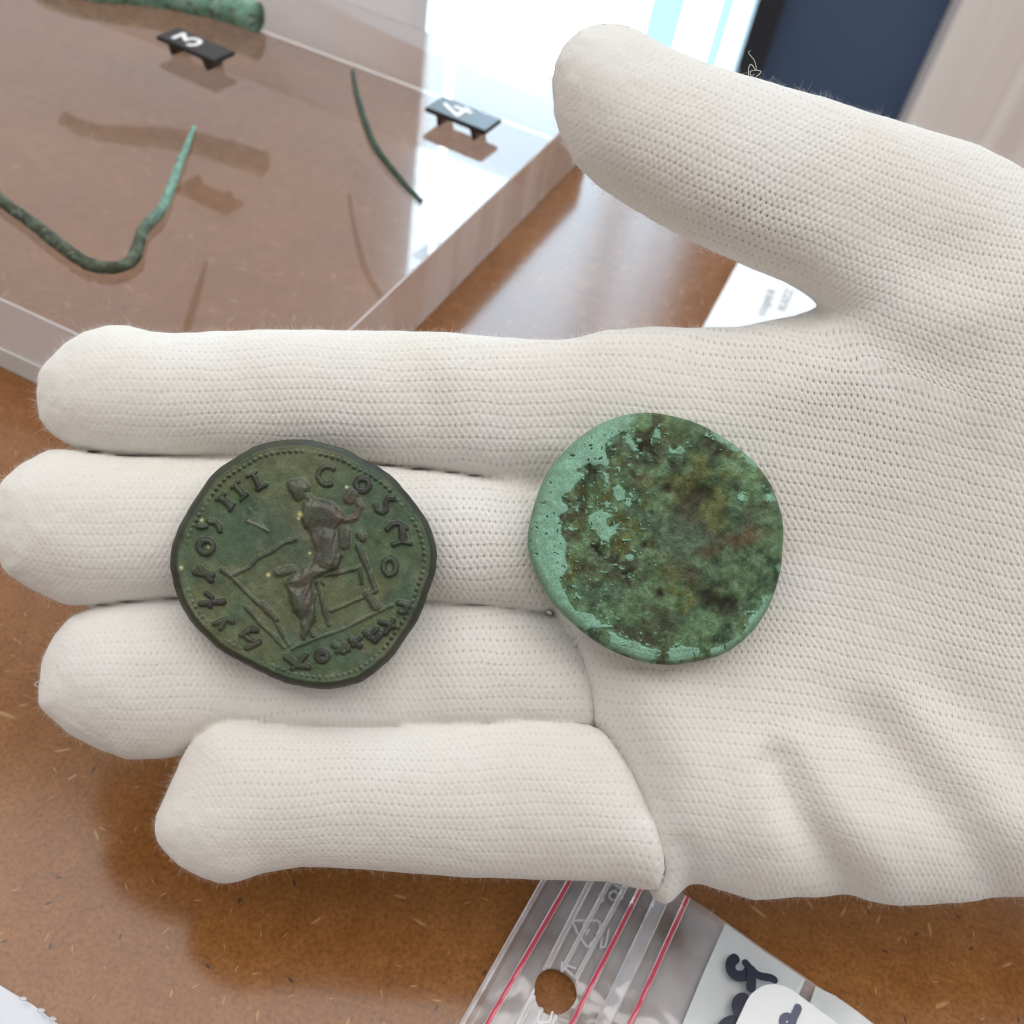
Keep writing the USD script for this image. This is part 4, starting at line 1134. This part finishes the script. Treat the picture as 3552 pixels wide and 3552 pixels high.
OUT2 = C5([(930, 58), (1050, 75), (1200, 115), (1320, 170), (1440, 245), (1550, 330), (1650, 440), (1720, 560), (1760, 680), (1780, 800), (1775, 920), (1765, 1040), (1740, 1150), (1690, 1290), (1610, 1420), (1500, 1530), (1380, 1605), (1250, 1640), (1100, 1665), (950, 1660), (820, 1630), (680, 1575), (540, 1490), (420, 1390), (320, 1290), (240, 1170), (185, 1050), (150, 920), (155, 790), (185, 660), (225, 540), (280, 430), (350, 340), (450, 240), (560, 160), (680, 100), (800, 68)])
CRUST = [
    [(810, 30), (790, 170), (740, 190), (700, 225), (655, 240), (640, 300), (665, 370), (650, 410), (590, 395), (540, 375), (470, 430), (500, 460), (430, 560), (370, 600), (410, 680), (345, 720), (375, 780), (360, 850), (392, 900), (388, 1000), (405, 1040), (370, 1130), (372, 1180), (400, 1250), (460, 1325), (500, 1340), (560, 1335), (622, 1400), (610, 1440), (520, 1440), (430, 1420), (380, 1400), (250, 1290), (140, 1050), (110, 880), (150, 640), (240, 420), (420, 220), (600, 90)],
    [(650, 1440), (720, 1490), (830, 1525), (920, 1560), (1000, 1580), (1000, 1612), (940, 1650), (860, 1640), (760, 1590), (690, 1560)],
    [(1030, 1595), (1060, 1563), (1160, 1550), (1230, 1568), (1258, 1600), (1200, 1640), (1100, 1655), (1050, 1640)],
    [(1310, 1572), (1400, 1540), (1500, 1490), (1550, 1420), (1560, 1370), (1640, 1290), (1690, 1220), (1728, 1208), (1735, 1260), (1650, 1420), (1520, 1545), (1400, 1600), (1320, 1612)],
    [(540, 720), (600, 680), (640, 700), (690, 715), (640, 740), (670, 790), (745, 755), (700, 830), (665, 890), (620, 880), (580, 820), (530, 770)],
    [(690, 545), (730, 525), (770, 560), (765, 610), (720, 625), (695, 590)],
    [(762, 215), (795, 205), (830, 260), (855, 300), (830, 308), (790, 260)],
    [(950, 215), (965, 150), (990, 190), (992, 225)],
    [(1040, 310), (1055, 262), (1075, 300), (1120, 275), (1150, 300), (1130, 332), (1080, 325)],
    [(636, 445), (665, 450), (662, 515), (640, 508)],
    [(630, 640), (652, 622), (672, 645), (650, 668)],
    [(1330, 190), (1370, 180), (1440, 225), (1430, 255), (1375, 240)],
    [(1440, 275), (1470, 258), (1505, 285), (1490, 305), (1455, 300)],
    [(1530, 320), (1580, 330), (1645, 400), (1600, 410), (1545, 370)],
    [(1660, 590), (1700, 570), (1725, 610), (1690, 630)],
    [(1735, 1040), (1755, 1015), (1770, 1060), (1750, 1078)],
    loop(789, 640, 16, 18, 0, 330, 9), loop(800, 986, 24, 20, 0, 330, 9), loop(1512, 600, 20, 20, 0, 330, 9), loop(860, 238, 18, 10, 0, 330, 9), loop(440, 915, 9, 9, 0, 330, 7), loop(815, 98, 14, 9, 0, 330, 8), loop(668, 262, 14, 14, 0, 330, 8),
]
PITS = [(1255, 570, 75, 0.35), (900, 330, 95, 0.22), (1100, 380, 80, 0.2), (590, 940, 60, 0.25), (1420, 1290, 85, 0.28), (780, 1090, 45, 0.3), (570, 430, 60, 0.25), (885, 905, 25, 0.25), (1030, 540, 40, 0.2), (700, 1000, 40, 0.2), (1300, 1240, 80, 0.2), (1350, 330, 50, 0.15), (480, 620, 60, 0.2), (935, 695, 16, 0.2), (985, 1215, 40, 0.22)]


def crust_d(px, py):
    p3 = np.stack([px, py, np.zeros_like(px)], -1)
    jit = 5.5 * (fbm(p3 / 7.5, 3, 71) - 0.5) + 2.0 * (fbm(p3 / 1.8, 2, 72) - 0.5)
    out, ids = np.full(px.shape, 1e9), np.full(px.shape, -1)
    for k, pl in enumerate(CRUST):
        pl = np.array(sg.Polygon(C5(pl)).buffer(0).buffer(1.5).buffer(-1.1).exterior.coords)[:-1] if k >= 4 else C5(pl)
        d = seg_dist(px, py, pl, True)
        d = np.where(inside(pl, px, py), -d, d) + jit * (1.0 if k < 5 else 0.6)
        ids = np.where(d < out, k, ids)
        out = np.minimum(out, d)
    out = np.minimum(out, (0.69 - fbm(p3 / 3.6, 3, 77)) * 24 + np.clip(out, 0, 60) * 0.10 * (1 + 2.5 * smoothstep(C5([(900, 0)])[0][0], C5([(1300, 0)])[0][0], px)))
    ids = np.where((out < 0) & (ids < 0), 0, ids)
    holes = fbm(p3 / 3.4, 3, 75)
    out = np.where((holes > 0.80) & (ids < 5), np.maximum(out, 1.0), out)
    return out, ids


def relief2(px, py):
    p3 = np.stack([px, py, np.zeros_like(px)], -1)
    rel = 0.45 * (fbm(p3 / 34, 3, 81) - 0.5) + 0.20 * (fbm(p3 / 8, 4, 82) - 0.5) + 0.05 * (fbm(p3 / 2.2, 2, 83) - 0.5)
    for a, b, r, h in PITS:
        cx, cy = C5([(a, b)])[0]
        rel -= h * np.exp(-((px - cx) ** 2 + (py - cy) ** 2) / (2 * (r * K4 * 0.55) ** 2))
    d, _ = crust_d(px, py)
    c2 = OUT2.mean(0)
    rr = np.hypot(px - c2[0], py - c2[1]) / 126
    return rel + 0.20 * smoothstep(0.5, -1.2, d) - 0.35 * smoothstep(0.86, 1.0, rr)


px, py, v, f, nn, rho, row = coin_mesh(OUT2, 3.4, (-0.012, -0.004), relief2, nr=240, nt=760, rim=(0.96, 0.978, 0.99, 0.998, 1.0, 0.99, 0.96, 0.5, 0.0), rimz=(0.03, 0.10, 0.22, 0.42, 0.66, 0.9, 1, 1, 1))
cd_, cid = crust_d(px, py)
p3 = np.stack([px, py, np.zeros_like(px)], -1)
a1_, a2_, a3_, a4_, a5_ = (fbm(p3 / s, 4, sd)[:, None] for s, sd in ((42, 91), (22, 92), (8, 93), (30, 94), (3.2, 95)))
olive, dgreen, brown, lgreen = (np.array(x) for x in ((0.098, 0.112, 0.036), (0.050, 0.088, 0.048), (0.060, 0.056, 0.030), (0.105, 0.180, 0.088)))
col = olive * (1 - smoothstep(0.40, 0.56, a1_)) + dgreen * smoothstep(0.40, 0.56, a1_)
low = smoothstep(C5([(0, 1050)])[0][1], C5([(0, 1350)])[0][1], py)[:, None] * smoothstep(C5([(1500, 0)])[0][0], C5([(1000, 0)])[0][0], px)[:, None]
col = col * (1 - smoothstep(0.46, 0.60, a2_ + 0.10 * low) * 0.8) + lgreen * smoothstep(0.46, 0.60, a2_ + 0.10 * low) * 0.8
bsel = smoothstep(0.56, 0.68, a4_)
col = col * (1 - 0.75 * bsel) + brown * 0.75 * bsel
mid = np.exp(-(((px - C5([(1120, 0)])[0][0]) / 30) ** 2 + ((py - C5([(0, 880)])[0][1]) / 34) ** 2))[:, None]
col = col * (1 - 0.55 * mid) + np.array([0.085, 0.105, 0.080]) * 0.55 * mid
for a, b, r, h in PITS:
    cx, cy = C5([(a, b)])[0]
    g = np.exp(-(((px - cx) ** 2 + (py - cy) ** 2) / (2 * (r * K4 * 0.66) ** 2) * (0.6 + 0.8 * a3_[:, 0])) ** 1.5)[:, None] * min(0.95, h * 4.2)
    col = col * (1 - g) + np.array([0.020, 0.016, 0.011]) * g
for a, b, rx, ry in ((1470, 870, 70, 40), (1600, 830, 90, 60), (870, 480, 70, 45), (1300, 950, 70, 40)):
    cx, cy = C5([(a, b)])[0]
    g = np.exp(-((px - cx) ** 2 / (rx * K4) ** 2 + (py - cy) ** 2 / (ry * K4) ** 2))[:, None] * 0.4
    col = col * (1 - g) + np.array([0.16, 0.085, 0.045]) * g
halo = np.exp(-np.maximum(cd_, 0) / 5.0)[:, None] * smoothstep(0.40, 0.62, a3_)
col = col * (1 - 0.6 * halo) + np.array([0.15, 0.27, 0.17]) * 0.6 * halo
col *= (0.45 + 1.1 * a3_) * (0.60 + 0.8 * a5_)
crm = smoothstep(1.1, -1.1, cd_)[:, None]
cc = np.array([0.225, 0.420, 0.315]) * (0.78 + 0.44 * a3_)
dirt = np.maximum(smoothstep(0.56, 0.68, a2_), smoothstep(9.5, 2.0, seg_dist(px, py, OUT2, True) + 7 * (a3_[:, 0] - 0.5))[:, None])
cc = cc * (1 - 0.45 * dirt) + np.array([0.15, 0.22, 0.13]) * 0.45 * dirt
col = col * (1 - crm) + cc * crm
ids = np.where(cd_ < 0, cid, -1)
under = row >= 243
ids[row >= 247] = -1
coin2 = thing('coin', 'corroded olive and turquoise crusted bronze coin, on the palm', 'coin', (v.mean(0) / 1000) @ R.T + EYE)
split(coin2, v, f, nn, col, ids, ['crust_patch'] * len(CRUST), ['crust'] * len(CRUST), 'flan', 'corroded')
